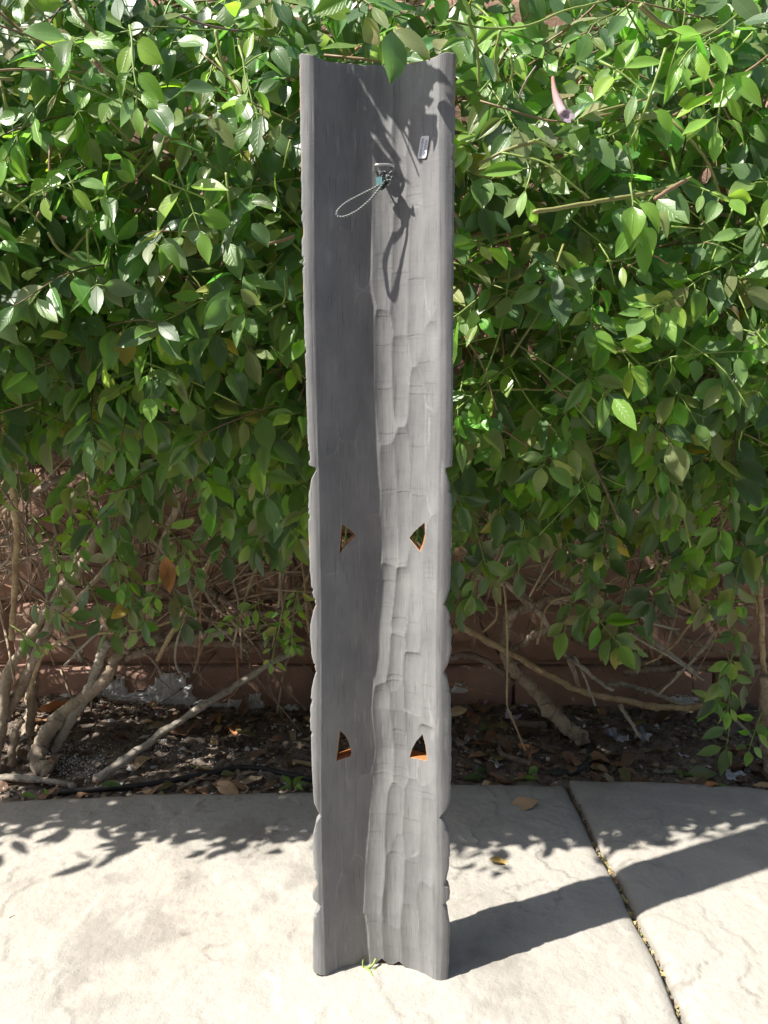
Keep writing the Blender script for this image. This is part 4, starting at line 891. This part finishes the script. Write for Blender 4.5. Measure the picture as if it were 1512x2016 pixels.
bpy.data.objects.remove(tmp); bpy.data.objects.remove(cut); res.name = 'body'
print('body verts', len(bme.vertices), '->', len(res.vertices), [a.name for a in res.attributes][:8])
panel = tag(empty('carved_panel'), 'tall narrow grey painted carved wood panel leaning against the hedge, hollow back showing', 'wood panel')
panel.matrix_world = MB_
body = obj('body', res, None, panel)

# hanger: wire staple, knotted twisted cord
m_, n_, b_ = mat('zinc_wire'); b_.inputs['Base Color'].default_value = (0.62, 0.61, 0.58, 1); b_.inputs['Metallic'].default_value = 0.85; b_.inputs['Roughness'].default_value = 0.38
M_WIRE = m_
def surf(u, s): return float(profile(np.array([u]), np.array([s]))[0])
def loc(x, y, n): u, s = US(x, y, n); return np.array([u, -n, s])                  # panel-local point
nS = surf(0, 0.88)
hg = [loc(740, 340, nS - 0.004), loc(739, 329, nS + 0.005), loc(741, 325, nS + 0.008), loc(757, 324, nS + 0.009), loc(773, 326, nS + 0.008), loc(775, 331, nS + 0.005), loc(773, 342, nS - 0.004)]
V, F = tube(resample(hg, 26), 0.0013, 8); staple = obj('staple', mesh_from('staple', V, np.array(F), True), M_WIRE, panel)
hg2 = [loc(750, 345, nS - 0.003), loc(748, 352, nS + 0.006), loc(752, 361, nS + 0.011), loc(765, 363, nS + 0.011), loc(768, 352, nS + 0.006), loc(767, 344, nS - 0.003)]
V, F = tube(resample(hg2, 22), 0.0009, 8); st2 = obj('staple', mesh_from('staple', V, np.array(F), True), M_WIRE, panel)
M_CORD = simple('twisted_cord', (0, 0, 0), 0.75, 0.3, 900, 0.3, 0.5, attr=True)
def twist(path, rad_, pitch, cols, name, parent, n=160, sides=6):
    c = resample(path, n); L_ = np.concatenate([[0], np.cumsum(np.linalg.norm(np.diff(c, axis=0), axis=1))])
    tan = np.gradient(c, axis=0); tan /= np.linalg.norm(tan, axis=1)[:, None]; u = np.cross(tan, np.array([0, 1.0, 0.2])); u /= np.linalg.norm(u, axis=1)[:, None]; w = np.cross(tan, u)
    mb = MB()
    for k, col in enumerate(cols):
        ph = L_ / pitch * 2 * math.pi + k * 2 * math.pi / len(cols)
        V, F = tube(c + (u * np.cos(ph)[:, None] + w * np.sin(ph)[:, None]) * rad_ * 0.75, rad_ * 0.72, sides); mb.add(V, F, col)
    return mb.build(name, M_CORD, parent)
CW, CT, CK = (0.36, 0.38, 0.36), (0.11, 0.145, 0.14), (0.03, 0.033, 0.036)
n0 = nS + 0.012; n1 = nS + 0.019
loop = twist([loc(757, 352, n0), loc(744, 366, n0 + .001), loc(715, 381, -.0140), loc(685, 397, -.0115), loc(668, 411, -.0070), loc(663, 420, -.0048), loc(667, 427, -.0042), loc(681, 426, -.0055), loc(703, 415, -.0085), loc(726, 396, -.0105), loc(745, 374, n0 + .004), loc(760, 352, n0 + .002)], 0.00095, 0.0030, (CW, CT), 'cord_loop', panel, 220)
kc = loc(757, 353, n0 - 0.002); kp = []
for i in range(46):
    a = i / 45 * 2 * math.pi * 3.2; kp.append(kc + np.array([0.0042 * math.cos(a) + 0.001 * math.sin(a * 0.37), 0.003 * math.sin(a * 1.31) - 0.001, 0.0048 * math.sin(a) + 0.0014 * math.cos(a * 0.7)]))
twist(kp, 0.0010, 0.004, (CK, CW, CT), 'knot', panel, 200)
kp2 = [kc + np.array([0.0035 * math.cos(i * 0.8), 0.003 * math.cos(i * 0.57), -0.005 + 0.0035 * math.sin(i * 0.8 + 1)]) for i in range(16)]
twist(kp2, 0.0011, 0.004, (CK, CT, CK), 'knot', panel, 120)
for (x, y, x2, y2) in ((762, 348, 770, 336), (752, 348, 748, 338), (766, 356, 772, 348)):
    twist([loc(x, y, n0), loc((x + x2) / 2 + 2, (y + y2) / 2, n0 + .004), loc(x2, y2, n0 + .004)], 0.0008, 0.004, (CK, CW), 'cord_end', panel, 30)
tp = [loc(740, 350, n0 + .001), loc(752, 347, n0 + .004), loc(753, 362, n0 + .004), loc(741, 366, n0 + .001)]
tv = np.array(tp + [p + np.array([0, 0.0008, 0]) for p in tp])
M_TEAL = simple('teal_tape', (0.07, 0.19, 0.20), 0.5, 0.2, 300, 0.4, 0.2)
obj('tape_tag', mesh_from('tape_tag', tv, np.array([[0, 3, 2, 1], [4, 5, 6, 7], [0, 1, 5, 4], [1, 2, 6, 5], [2, 3, 7, 6], [3, 0, 4, 7]]), False), M_TEAL, panel)

# sticker with its two lines of print
M_PAPER = simple('sticker_paper', (0.80, 0.80, 0.80), 0.5, 0.03, 40, 0.4, 0.05); M_INK = simple('blue_ink', (0.06, 0.12, 0.30), 0.6, 0.05, 100, 0.2, 0.0)
stu, sts = US(834, 285, -0.006)
ang = math.atan2(US(838, 263, -.006)[0] - US(831, 306, -.006)[0], US(838, 263, -.006)[1] - US(831, 306, -.006)[1])
hwS, hhS, rS = 0.0043, 0.0105, 0.0019
ca, sa = math.cos(-ang), math.sin(-ang)
def on_panel(a, b, lift):                             # sticker-plane offset (a across, b up) -> panel local, hugging the surface
    u = stu + a * ca - b * sa; s = sts + a * sa + b * ca
    return np.array([u, -(st_n0 + (u - stu) * st_sl + lift), s])
uu = np.linspace(stu - 0.006, stu + 0.006, 9); ss_ = np.linspace(sts - .012, sts + .012, 9); A_, B_ = np.meshgrid(uu, ss_, indexing='ij')
iu = np.argmin(np.abs(U2[:, 0][:, None] - A_.ravel()[None, :]), 0); is_ = np.argmin(np.abs(s_rows[:, None] - B_.ravel()[None, :]), 0); sn = NF[iu, is_]
st_sl = float(np.polyfit(A_.ravel(), sn, 1)[0]); st_n0 = float(np.max(sn - (A_.ravel() - stu) * st_sl)) + 0.0002
pl = []
for (cx_, cy_, a0) in ((1, 1, 0), (-1, 1, 90), (-1, -1, 180), (1, -1, 270)):
    for k in range(5): th = rad(a0 + k * 22.5); pl.append((cx_ * (hwS - rS) + rS * math.cos(th), cy_ * (hhS - rS) + rS * math.sin(th)))
kN = len(pl); sv = [on_panel(a, b, 0.0003) for a, b in pl] + [on_panel(a, b, -0.0003) for a, b in pl]
sf = [list(range(kN)), list(range(2 * kN - 1, kN - 1, -1))] + [[i, kN + i, kN + (i + 1) % kN, (i + 1) % kN] for i in range(kN)]
sticker = obj('sticker', mesh_from('sticker', sv, sf, False), M_PAPER, panel); sticker['label'] = 'small white sticker printed in blue'
def print_line(txt, a_off, b_top, size):
    cu = bpy.data.curves.new('txt', 'FONT'); cu.body = txt; cu.size = size; to = bpy.data.objects.new('tmp_txt', cu); COL.objects.link(to)
    dg = bpy.context.evaluated_depsgraph_get(); dg.update(); me = bpy.data.meshes.new_from_object(to.evaluated_get(dg)); bpy.data.objects.remove(to)
    v = np.empty(len(me.vertices) * 3, np.float32); me.vertices.foreach_get('co', v); v = v.reshape(-1, 3)
    # text runs downwards: text x -> -b, text y -> +a
    w = np.array([on_panel(a_off + y, b_top - x, 0.00055) for x, y, _ in v], np.float32); me.vertices.foreach_set('co', w.ravel()); me.update(); me.name = 'lettering'
    return obj('lettering', me, M_INK, sticker)
print_line('MADE IN', 0.0007, 0.0062, 0.0035); print_line('INDONESIA', -0.0030, 0.0082, 0.0032)
sv = [loc(833, 308, 0), loc(838, 316, 0)]

# ------------------------------------------------------------------ small things on the soil and paving
DT = {'brown': (0.32, 0.20, 0.125), 'tan': (0.54, 0.40, 0.25), 'orange': (0.60, 0.30, 0.14), 'dark': (0.19, 0.128, 0.09), 'yellow': (0.62, 0.45, 0.14), 'pale': (0.54, 0.44, 0.30), 'olive': (0.24, 0.23, 0.10)}
def dry_shape(k):
    rs = np.random.default_rng(800 + k); V, F, UV = SH[k % 12]; V = V.copy(); V[:, 1] *= rs.uniform(0.8, 1.25)
    V[:, 2] = rs.uniform(0.1, 0.9) * np.abs(V[:, 1]) * rs.choice([1, 1, -0.6]) + 0.14 * np.sin(V[:, 0] * rs.uniform(2, 5) + rs.uniform(0, 6)) + 0.05 * np.sin(V[:, 0] * 11 + V[:, 1] * 19)
    V[:, 2] -= V[:, 2].min(); return V, F, UV
DSH = [dry_shape(k) for k in range(10)]; DM = {}
def dry_mesh(k, col):
    if (k, col) not in DM:
        V, F, UV = DSH[k]; DM[(k, col)] = mesh_from('fallen_leaf', V, F, True, UV, np.repeat(np.array([DT[col]]), len(V), 0)); DM[(k, col)].materials.append(M_DRY)
    return DM[(k, col)]
def dry(x, y, z, length, a, tilt=(0, 0), col='brown', k=None, label=None, group=None, name='fallen_leaf'):
    o = bpy.data.objects.new(name, dry_mesh(random.randrange(10) if k is None else k, col)); COL.objects.link(o)
    o.location = (x, y, z); o.scale = (length,) * 3; o.rotation_euler = (tilt[0], tilt[1], a); return tag(o, label, 'leaf', group)
def bed_ok(x, y): return (EL(x) if x < 0.31 else ER(x)) + 0.004 < y < WALL_Y - 0.025
random.seed(5)
LBL = {'brown': 'mid brown dry fallen leaf', 'dark': 'dark brown dry fallen leaf', 'tan': 'light tan dry fallen leaf', 'orange': 'orange brown dry fallen leaf', 'pale': 'pale buff dry fallen leaf', 'olive': 'olive dry fallen leaf'}
n = 0
while n < 230:
    x = random.uniform(-0.78, 0.80); y = random.uniform(0.385, 0.67)
    if not bed_ok(x, y): continue
    if -0.10 < x < 0.08 and y < 0.5 and random.random() < 0.6: continue
    if x > 0.2 and y > 0.52 and random.random() < 0.55: continue
    c = random.choices(('brown', 'dark', 'tan', 'orange', 'pale', 'olive'), (0.40, 0.30, 0.13, 0.05, 0.04, 0.08))[0]
    dry(x, y, float(soil_z(x, y)) + 0.002, random.uniform(0.022, 0.052), random.uniform(0, 6.28), (random.gauss(0, 0.3), random.gauss(0, 0.3)), c,
        label=LBL[c] + (' in the litter on the soil bed left of the panel' if x < 0 else ' in the litter on the soil bed right of the panel'), group='dry leaves littering the soil bed'); n += 1
def on(px, py, z=0.0): return G(px, py, z)
def dry_at(px, py, wpx, ang, col, label, k=0, tilt=(0, 0), z=None, name='fallen_leaf'):
    q = on(px, py, 0.0)
    if z is None: z = float(soil_z(q[0], q[1])) + 0.003 if q[1] > 0.40 else 0.0045
    q = on(px, py, z); Ln = wpx / FPX * np.linalg.norm(q - CAM)
    d = np.array([math.cos(ang), math.sin(ang)]) * Ln * 0.5
    return dry(q[0] - d[0], q[1] - d[1], z, Ln, ang, tilt, col, k, label, None, name)
dry_at(1030, 1588, 56, 0.25, 'tan', 'curled tan leaf lying on the shaded slab beside the joint', 2, (0.5, 0))
dry_at(988, 1703, 46, 0.1, 'yellow', 'small yellow leaf lying on the sunlit slab right of the panel', 5)
dry_at(108, 1402, 60, 0.2, 'orange', 'large orange leaf propped against the stems at far left', 7, (-0.9, 0), 0.03)
dry_at(395, 1520, 44, 2.6, 'tan', 'triangular tan leaf with long stalk by the black tube', 4, (0.3, 0))
dry_at(500, 1540, 52, 0.1, 'pale', 'pale buff leaf on the soil beside the slab edge', 6)
dry_at(435, 1415, 34, -1.2, 'yellow', 'curled yellow leaf on the soil under the white crust', 3, (0.7, 0.2))
dry_at(1290, 1490, 46, 2.4, 'pale', 'buff folded leaf on the soil below the grey scraps', 8, (0.4, 0))
dry_at(1402, 1552, 34, 0.0, 'orange', 'small pale orange leaf on the far right slab edge', 1)
dry_at(1180, 1505, 60, -0.2, 'brown', 'long brown leaf on the soil right of the hose loop', 9)
dry_at(985, 1500, 50, 0.9, 'olive', 'olive brown leaf beside the white blossom', 5)
# fresh green leaves lying along the slab edge
def green_at(px, py, wpx, ang, tn, label, k=1, tilt=0.15, z=None):
    q = on(px, py, 0.0); z = (float(soil_z(q[0], q[1])) + 0.006 if q[1] > 0.4 else 0.005) if z is None else z; q = on(px, py, z); Ln = wpx / FPX * np.linalg.norm(q - CAM)
    o = bpy.data.objects.new('green_leaf', leaf_mesh(k, tn)); COL.objects.link(o); o.scale = (Ln,) * 3
    o.location = (q[0] - math.cos(ang) * Ln / 2, q[1] - math.sin(ang) * Ln / 2, z + 0.004); o.rotation_euler = (tilt, 0.05, ang); return tag(o, label, 'leaf')
green_at(932, 1533, 42, 3.1, 'mature', 'dark green leaf on the slab edge nearest the panel', 1)
green_at(952, 1520, 38, 0.2, 'deep', 'deep green leaf just behind the slab edge, under the white blossom', 2)
green_at(1032, 1535, 46, 2.9, 'young', 'bright green curved leaf on the slab edge left of the joint', 3)
green_at(1050, 1520, 34, 0.8, 'mid', 'green leaf standing on edge behind the curved bright one', 0, 0.8)
green_at(1385, 1525, 58, 0.1, 'olive', 'wide folded grey green leaf at the right of the soil bed', 6, 0.5)
green_at(1425, 1552, 30, -0.2, 'mid', 'small green leaf beside the pale orange one', 5)
green_at(90, 1560, 26, 2.0, 'young', 'light green leaf standing at the far left slab edge', 7, 0.9)
green_at(60, 1568, 30, 0.4, 'mid', 'curled green leaf at the far left slab edge', 4)
green_at(220, 1548, 40, 0.1, 'mature', 'dark green leaf on the black tube at left', 2)
green_at(448, 1527, 26, 0.2, 'olive', 'short olive leaf lying over the black tube', 8)
green_at(1345, 1525, 30, 0.0, 'mid', 'small dull green leaf fragment below the grey scraps', 10)
def litter_petal(px, py, wpx, col, label, seed, name='fallen_petal', cat='petal', lobes=4):
    """crumpled blossom or paper scrap: ruffled sheet with a lobed outline"""
    rs = np.random.default_rng(seed); q = on(px, py, 0); z = float(soil_z(q[0], q[1])) + 0.004; q = on(px, py, z); r = 1.18 * wpx / 2 / FPX * np.linalg.norm(q - CAM)
    nr, na = 6, 28; V = [(0, 0, 0.35)]; F = []
    for i in range(1, nr + 1):
        for j in range(na):
            a = 2 * math.pi * j / na; rr = i / nr * (0.78 + 0.22 * math.cos(lobes * a + rs.uniform(-.1, .1)) + 0.12 * rs.normal() * (i == nr))
            V.append((rr * math.cos(a), 0.7 * rr * math.sin(a), 0.38 * (i / nr) ** 0.6 * (0.5 + 0.5 * math.sin(3 * a + seed)) + 0.10 * rs.normal() * (i / nr) + 0.1))
    F = []
    for j in range(0, na, 2): F.append([0, 1 + j, 1 + (j + 1) % na, 1 + (j + 2) % na])
    for i in range(nr - 1):
        for j in range(na): F.append([1 + i * na + j, 1 + (i + 1) * na + j, 1 + (i + 1) * na + (j + 1) % na, 1 + i * na + (j + 1) % na])
    V = np.array(V) * r; T = np.repeat(np.array([col]), len(V), 0); T = T * (0.85 + 0.3 * rs.random((len(V), 1)))
    o = obj(name, mesh_from(name, V, np.array(F), True, tint=T), M_PETAL); o.location = q; o.rotation_euler = (rs.uniform(0.1, 0.6), rs.uniform(-.3, .3), rs.uniform(0, 6)); return tag(o, label, cat)
litter_petal(946, 1380, 36, (0.82, 0.50, 0.80), 'pinkish lilac fallen blossom on the soil near the wall', 1, 'fallen_blossom', 'blossom')
litter_petal(1007, 1416, 38, (0.82, 0.70, 0.84), 'pale lilac fallen blossom under the thin reddish stem', 2, 'fallen_blossom', 'blossom', 3)
litter_petal(975, 1507, 30, (0.88, 0.90, 0.90), 'white round fallen blossom near the slab edge', 3, 'fallen_blossom', 'blossom', 5)
litter_petal(1210, 1455, 50, (0.62, 0.65, 0.74), 'left of two bluish grey crumpled blossoms on the soil', 4, 'withered_blossom', 'blossom', 2)
litter_petal(1266, 1457, 52, (0.64, 0.67, 0.76), 'right of two bluish grey crumpled blossoms on the soil', 5, 'withered_blossom', 'blossom', 2)
litter_petal(1342, 1490, 20, (0.75, 0.76, 0.85), 'small bluish white crumpled petal on dark soil', 6)
litter_petal(1440, 1527, 36, (0.80, 0.78, 0.88), 'lilac white three lobed petal at the far right of the bed', 7, 'fallen_petal', 'petal', 3)
litter_petal(1308, 1525, 28, (0.60, 0.66, 0.60), 'pale grey green oval petal near the slab edge', 8, 'fallen_petal', 'petal', 2)
litter_petal(922, 1463, 46, (0.52, 0.45, 0.42), 'withered brownish blossom on the soil beside the panel', 9, 'withered_blossom', 'blossom', 2)
litter_petal(540, 1432, 14, (0.6, 0.62, 0.68), 'tiny white petal on the dark soil left of the panel', 10)
litter_petal(1505, 1478, 24, (0.6, 0.5, 0.55), 'pale pink petal at the right edge of the bed', 11)
# seedling: two round leaves on a thread of stem
sq = on(948, 1428, 0.0); sz = float(soil_z(sq[0], sq[1])); seed = tag(empty('seedling', (sq[0], sq[1], sz)), 'tiny seedling with two round green leaves on the soil', 'seedling')
for i, (px, py) in enumerate(((945, 1419), (951, 1434))):
    q = on(px, py, sz + 0.012) - np.array([sq[0], sq[1], sz]); V = [q + np.array([0.0065 * math.cos(a), 0.006 * math.sin(a), 0.002 * math.sin(2 * a)]) for a in np.linspace(0, 2 * math.pi, 13)[:-1]]
    me = mesh_from('leaf', V + [q - np.array([0, 0, 0.001])], [[j, (j + 1) % 12, 12] for j in range(12)], True, uvs=[(0.3, 0.5)] * 13, tint=np.repeat(np.array([(0.07, 0.20, 0.06)]), 13, 0)); obj('leaf', me, M_LEAF, seed)
    V, F = tube(resample([np.zeros(3), q * 0.6 + np.array([0, 0, 0.003]), q], 6), 0.0006, 6); obj('stem', mesh_from('stem', V, np.array(F), True, tint=np.repeat(np.array([LG]), len(V), 0)), M_STEM, seed)
# irrigation tube, hose loop, sticks
def lying(pts, w, mt, name, label, cat, lift=0.3, n=40, tint=None, ground=None):
    q = []
    for x, y in pts:
        p = on(x, y, 0.0); z = (float(soil_z(p[0], p[1])) if p[1] > (EL(p[0]) if p[0] < 0.31 else ER(p[0])) else 0.004); q.append(on(x, y, z))
    q = np.array(q); r = w / 2 / FPX * np.linalg.norm(q.mean(0) - CAM); q[:, 2] += r * lift * 2
    c = resample(q, n); V, F = tube(c, r, 8, 0.05)
    return tag(obj(name, mesh_from(name, V, np.array(F), True, tint=None if tint is None else np.repeat(np.array([tint]), len(V), 0)), mt), label, cat)
lying([(120, 1566), (250, 1556), (330, 1545), (420, 1528), (470, 1518), (520, 1520), (560, 1530), (640, 1545)], 10, M_TUBE, 'drip_tube', 'thin black irrigation tube curving over the soil left of the panel', 'tube', 0.7, 60)
lying([(1112, 1450), (1140, 1458), (1158, 1475), (1162, 1497), (1148, 1515), (1120, 1526), (1085, 1528)], 13, simple('dark_green_hose', (0.05, 0.06, 0.05), 0.6, 0.3, 100, 0.3, 0.3), 'hose', 'dark green loop of hose half buried at the right trunk', 'hose', 0.4, 50)
lying([(985, 1470), (990, 1490), (1020, 1500), (1045, 1508)], 12, M_BARKD, 'stick', 'dark curved stick in the litter left of the hose loop', 'stick')
lying([(352, 1562), (400, 1538), (440, 1505)], 6, M_BARK, 'stick', 'brown twig crossing over the black irrigation tube', 'stick', 1.5)
lying([(562, 1508), (590, 1514), (625, 1520)], 9, M_TAN, 'stick', 'pale peeled stick beside the panel on the left', 'stick', 1.5)
lying([(1005, 1427), (1040, 1432), (1075, 1432)], 16, M_BARKD, 'stick', 'thick dark stick half buried at the foot of the right trunk', 'stick', 0.3)
for (a, lab) in (([(141, 1907), (165, 1895), (186, 1884)], 'brown twig on the sunlit slab at lower left'), ([(466, 1785), (474, 1774), (481, 1763)], 'short curved reddish twig on the sunlit slab near the panel'), ([(573, 1650), (590, 1640), (603, 1632)], 'brown twig at the shadow edge beside the panel'),
                 ([(18, 1810), (30, 1805)], 'very short brown twig on the slab at far left'), ([(1448, 1562), (1468, 1575), (1475, 1586)], 'dark bent twig on the shaded slab at far right'), ([(942, 2002), (948, 1997)], 'tiny reddish twig at the bottom of the slab'), ([(3, 1962), (8, 1955), (16, 1952)], 'dark hooked twig at the lower left corner'),
                 ([(1318, 1578), (1325, 1584), (1332, 1588)], 'tiny dark curl on the shaded right slab')):
    lying(a, 3.2, M_BARKD, 'twig', lab, 'twig', 0.6, 12)
lying([(550, 1352), (549, 1375), (549, 1392)], 4, M_TAN, 'twig', 'thin orange stalk standing against the wall left of the panel', 'twig', 1, 8)
# green sprig fallen at the foot of the panel
q = on(722, 1906, 0.004); sp_ = tag(empty('fallen_sprig', tuple(q)), 'bright green fallen sprig at the foot of the panel', 'sprig')
def spart(pts, w, col, name='stem'):
    c = resample([on(x, y, 0.006) + np.array([0, 0, dz]) - q for x, y, dz in pts], 10); V, F = tube(c, w / 2 / FPX, 6)
    obj(name, mesh_from(name, V, np.array(F), True, tint=np.repeat(np.array([col]), len(V), 0)), M_STEM, sp_)
spart([(714, 1902, 0), (722, 1912, .004), (730, 1918, .003), (731, 1926, 0)], 3.5, LG); spart([(722, 1912, .003), (734, 1908, .006), (740, 1902, .01)], 4, LG); spart([(716, 1911, .0), (714, 1905, .006), (716, 1900, .01)], 2.5, LG)
for (x, y, a, Lf, tn) in ((728, 1916, -1.3, 0.016, 'young'), (734, 1909, 0.2, 0.009, 'lime'), (720, 1912, 2.6, 0.007, 'lime')):
    o = obj('leaf', leaf_mesh(4 if Lf < .02 else 1, tn), None, sp_); w_ = on(x, y, 0.008) - q; o.location = w_; o.scale = (Lf,) * 3; o.rotation_euler = (0.4, 0.1, a)
# curled green weed by the panel
q = on(575, 1540, 0.0); z = float(soil_z(q[0], q[1])); weed = tag(empty('weed', (q[0], q[1], z)), 'low green weed with rounded leaves left of the panel foot', 'weed')
for (dx, dy, a, Lf) in ((-.012, .01, 2.2, .028), (.008, .012, 1.0, .03), (.018, 0, 0.2, .028), (-.004, -.004, -2.6, .022), (.01, -.006, -0.8, .024)):
    o = obj('leaf', leaf_mesh(random.choice([4, 9, 1]), random.choice(['mid', 'young'])), None, weed); o.location = (dx * .3, dy * .3, 0.01); o.scale = (Lf,) * 3; o.rotation_euler = (random.uniform(-.6, .6), -0.5, a)
# leaf bits packed in the joint
spots = []; mb = MB()
for i in range(330):
    y = random.uniform(-0.2, 0.41); x = JX(y) + random.gauss(0, 0.0024); s = random.uniform(0.0012, 0.0045) * (0.6 if y > 0.25 else 1)
    col = random.choices([(0.50, 0.42, 0.20), (0.40, 0.32, 0.17), (0.24, 0.28, 0.09), (0.40, 0.22, 0.12), (0.22, 0.18, 0.13)], (0.36, 0.26, 0.12, 0.08, 0.18) if y < 0.25 else (0.05, 0.1, 0.15, 0.05, 0.65))[0]
    A = np.linalg.qr(RNG.normal(0, 1, (3, 3)))[0]; V = np.array([[-1, -0.5, 0], [0, -0.7, .3], [1, 0, 0], [0, 0.6, .2]]) * s * 1.25; mb.add(V @ A.T * np.array([1, 1, 0.6]) + np.array([x, y, -0.006 + random.uniform(0, 0.006)]), [[0, 1, 2, 3]], col)
tag(mb.build('joint_litter', M_CRUMB, None, False), 'dry leaf bits and moss packed in the joint between the slabs', 'litter', kind='stuff')
# faded pink trumpet blossom hanging in the hedge
pb = P(1090, 175, 0.035); bl = tag(empty('trumpet_blossom', tuple(pb)), 'faded pink trumpet blossom hanging in the hedge at upper right', 'blossom')
ax = [P(1088, 152, .045), P(1092, 180, .035), P(1100, 205, .025), P(1110, 226, .015)]; c = resample([a - pb for a in ax], 14)
V, F = tube(c, np.interp(np.linspace(0, 1, 14), [0, .2, .6, 1], [0.0014, 0.0022, 0.0038, 0.0045]), 12, 0.16)
f_ = np.linspace(0, 1, 14).repeat(12); T = np.stack([0.50 + 0.12 * f_, 0.26 + 0.22 * f_, 0.20 + 0.32 * f_], -1); T = np.vstack([T, T[-2:]]); obj('tube', mesh_from('tube', V, np.array(F), True, tint=T), M_PETAL, bl)
for i in range(5):
    a = i / 5 * 6.28; e = c[-1]; d = np.array([0.0065 * math.cos(a) + 0.003, -0.004, 0.006 * math.sin(a) - 0.002]); s_ = np.array([-math.sin(a), 0, math.cos(a)]) * 0.0038
    V = [e - s_ * 0.6, e + s_ * 0.6, e + d * 0.6 + s_, e + d * 0.6 - s_, e + d + s_ * 0.4 + np.array([0, 0.002, 0]), e + d - s_ * 0.5]
    obj('petal', mesh_from('petal', V, np.array([[0, 1, 2, 3], [3, 2, 4, 5]]), True, tint=np.repeat(np.array([(0.64, 0.52, 0.60)]), 6, 0)), M_PETAL, bl)
for n_, (x, y, Y, d, lab) in enumerate(((1313, 1020, .40, (0.0, -0.2, -1), 'dry tan leaf hanging by the right vines'), (1098, 1078, .46, (0.1, -0.2, -1), 'rust orange dead leaf hanging against the wall'), (325, 1095, .40, (0.2, -0.3, -1), 'large brown dead leaf hanging among left shoots'))):
    k = n_ * 3; o = bpy.data.objects.new('hanging_dead_leaf', dry_mesh(k, ('tan', 'orange', 'orange')[n_])); COL.objects.link(o); p = P(x, y, Y); d = nrm(d); nn_ = nrm(np.array([0.2, -1, .2]) - d * np.dot(d, [0.2, -1, .2])); s = np.cross(nn_, d); Lf = (0.045, 0.03, 0.06)[n_]
    o.matrix_world = Matrix([[d[i] * Lf, s[i] * Lf, nn_[i] * Lf, p[i]] for i in range(3)] + [[0, 0, 0, 1]]); tag(o, lab, 'leaf')
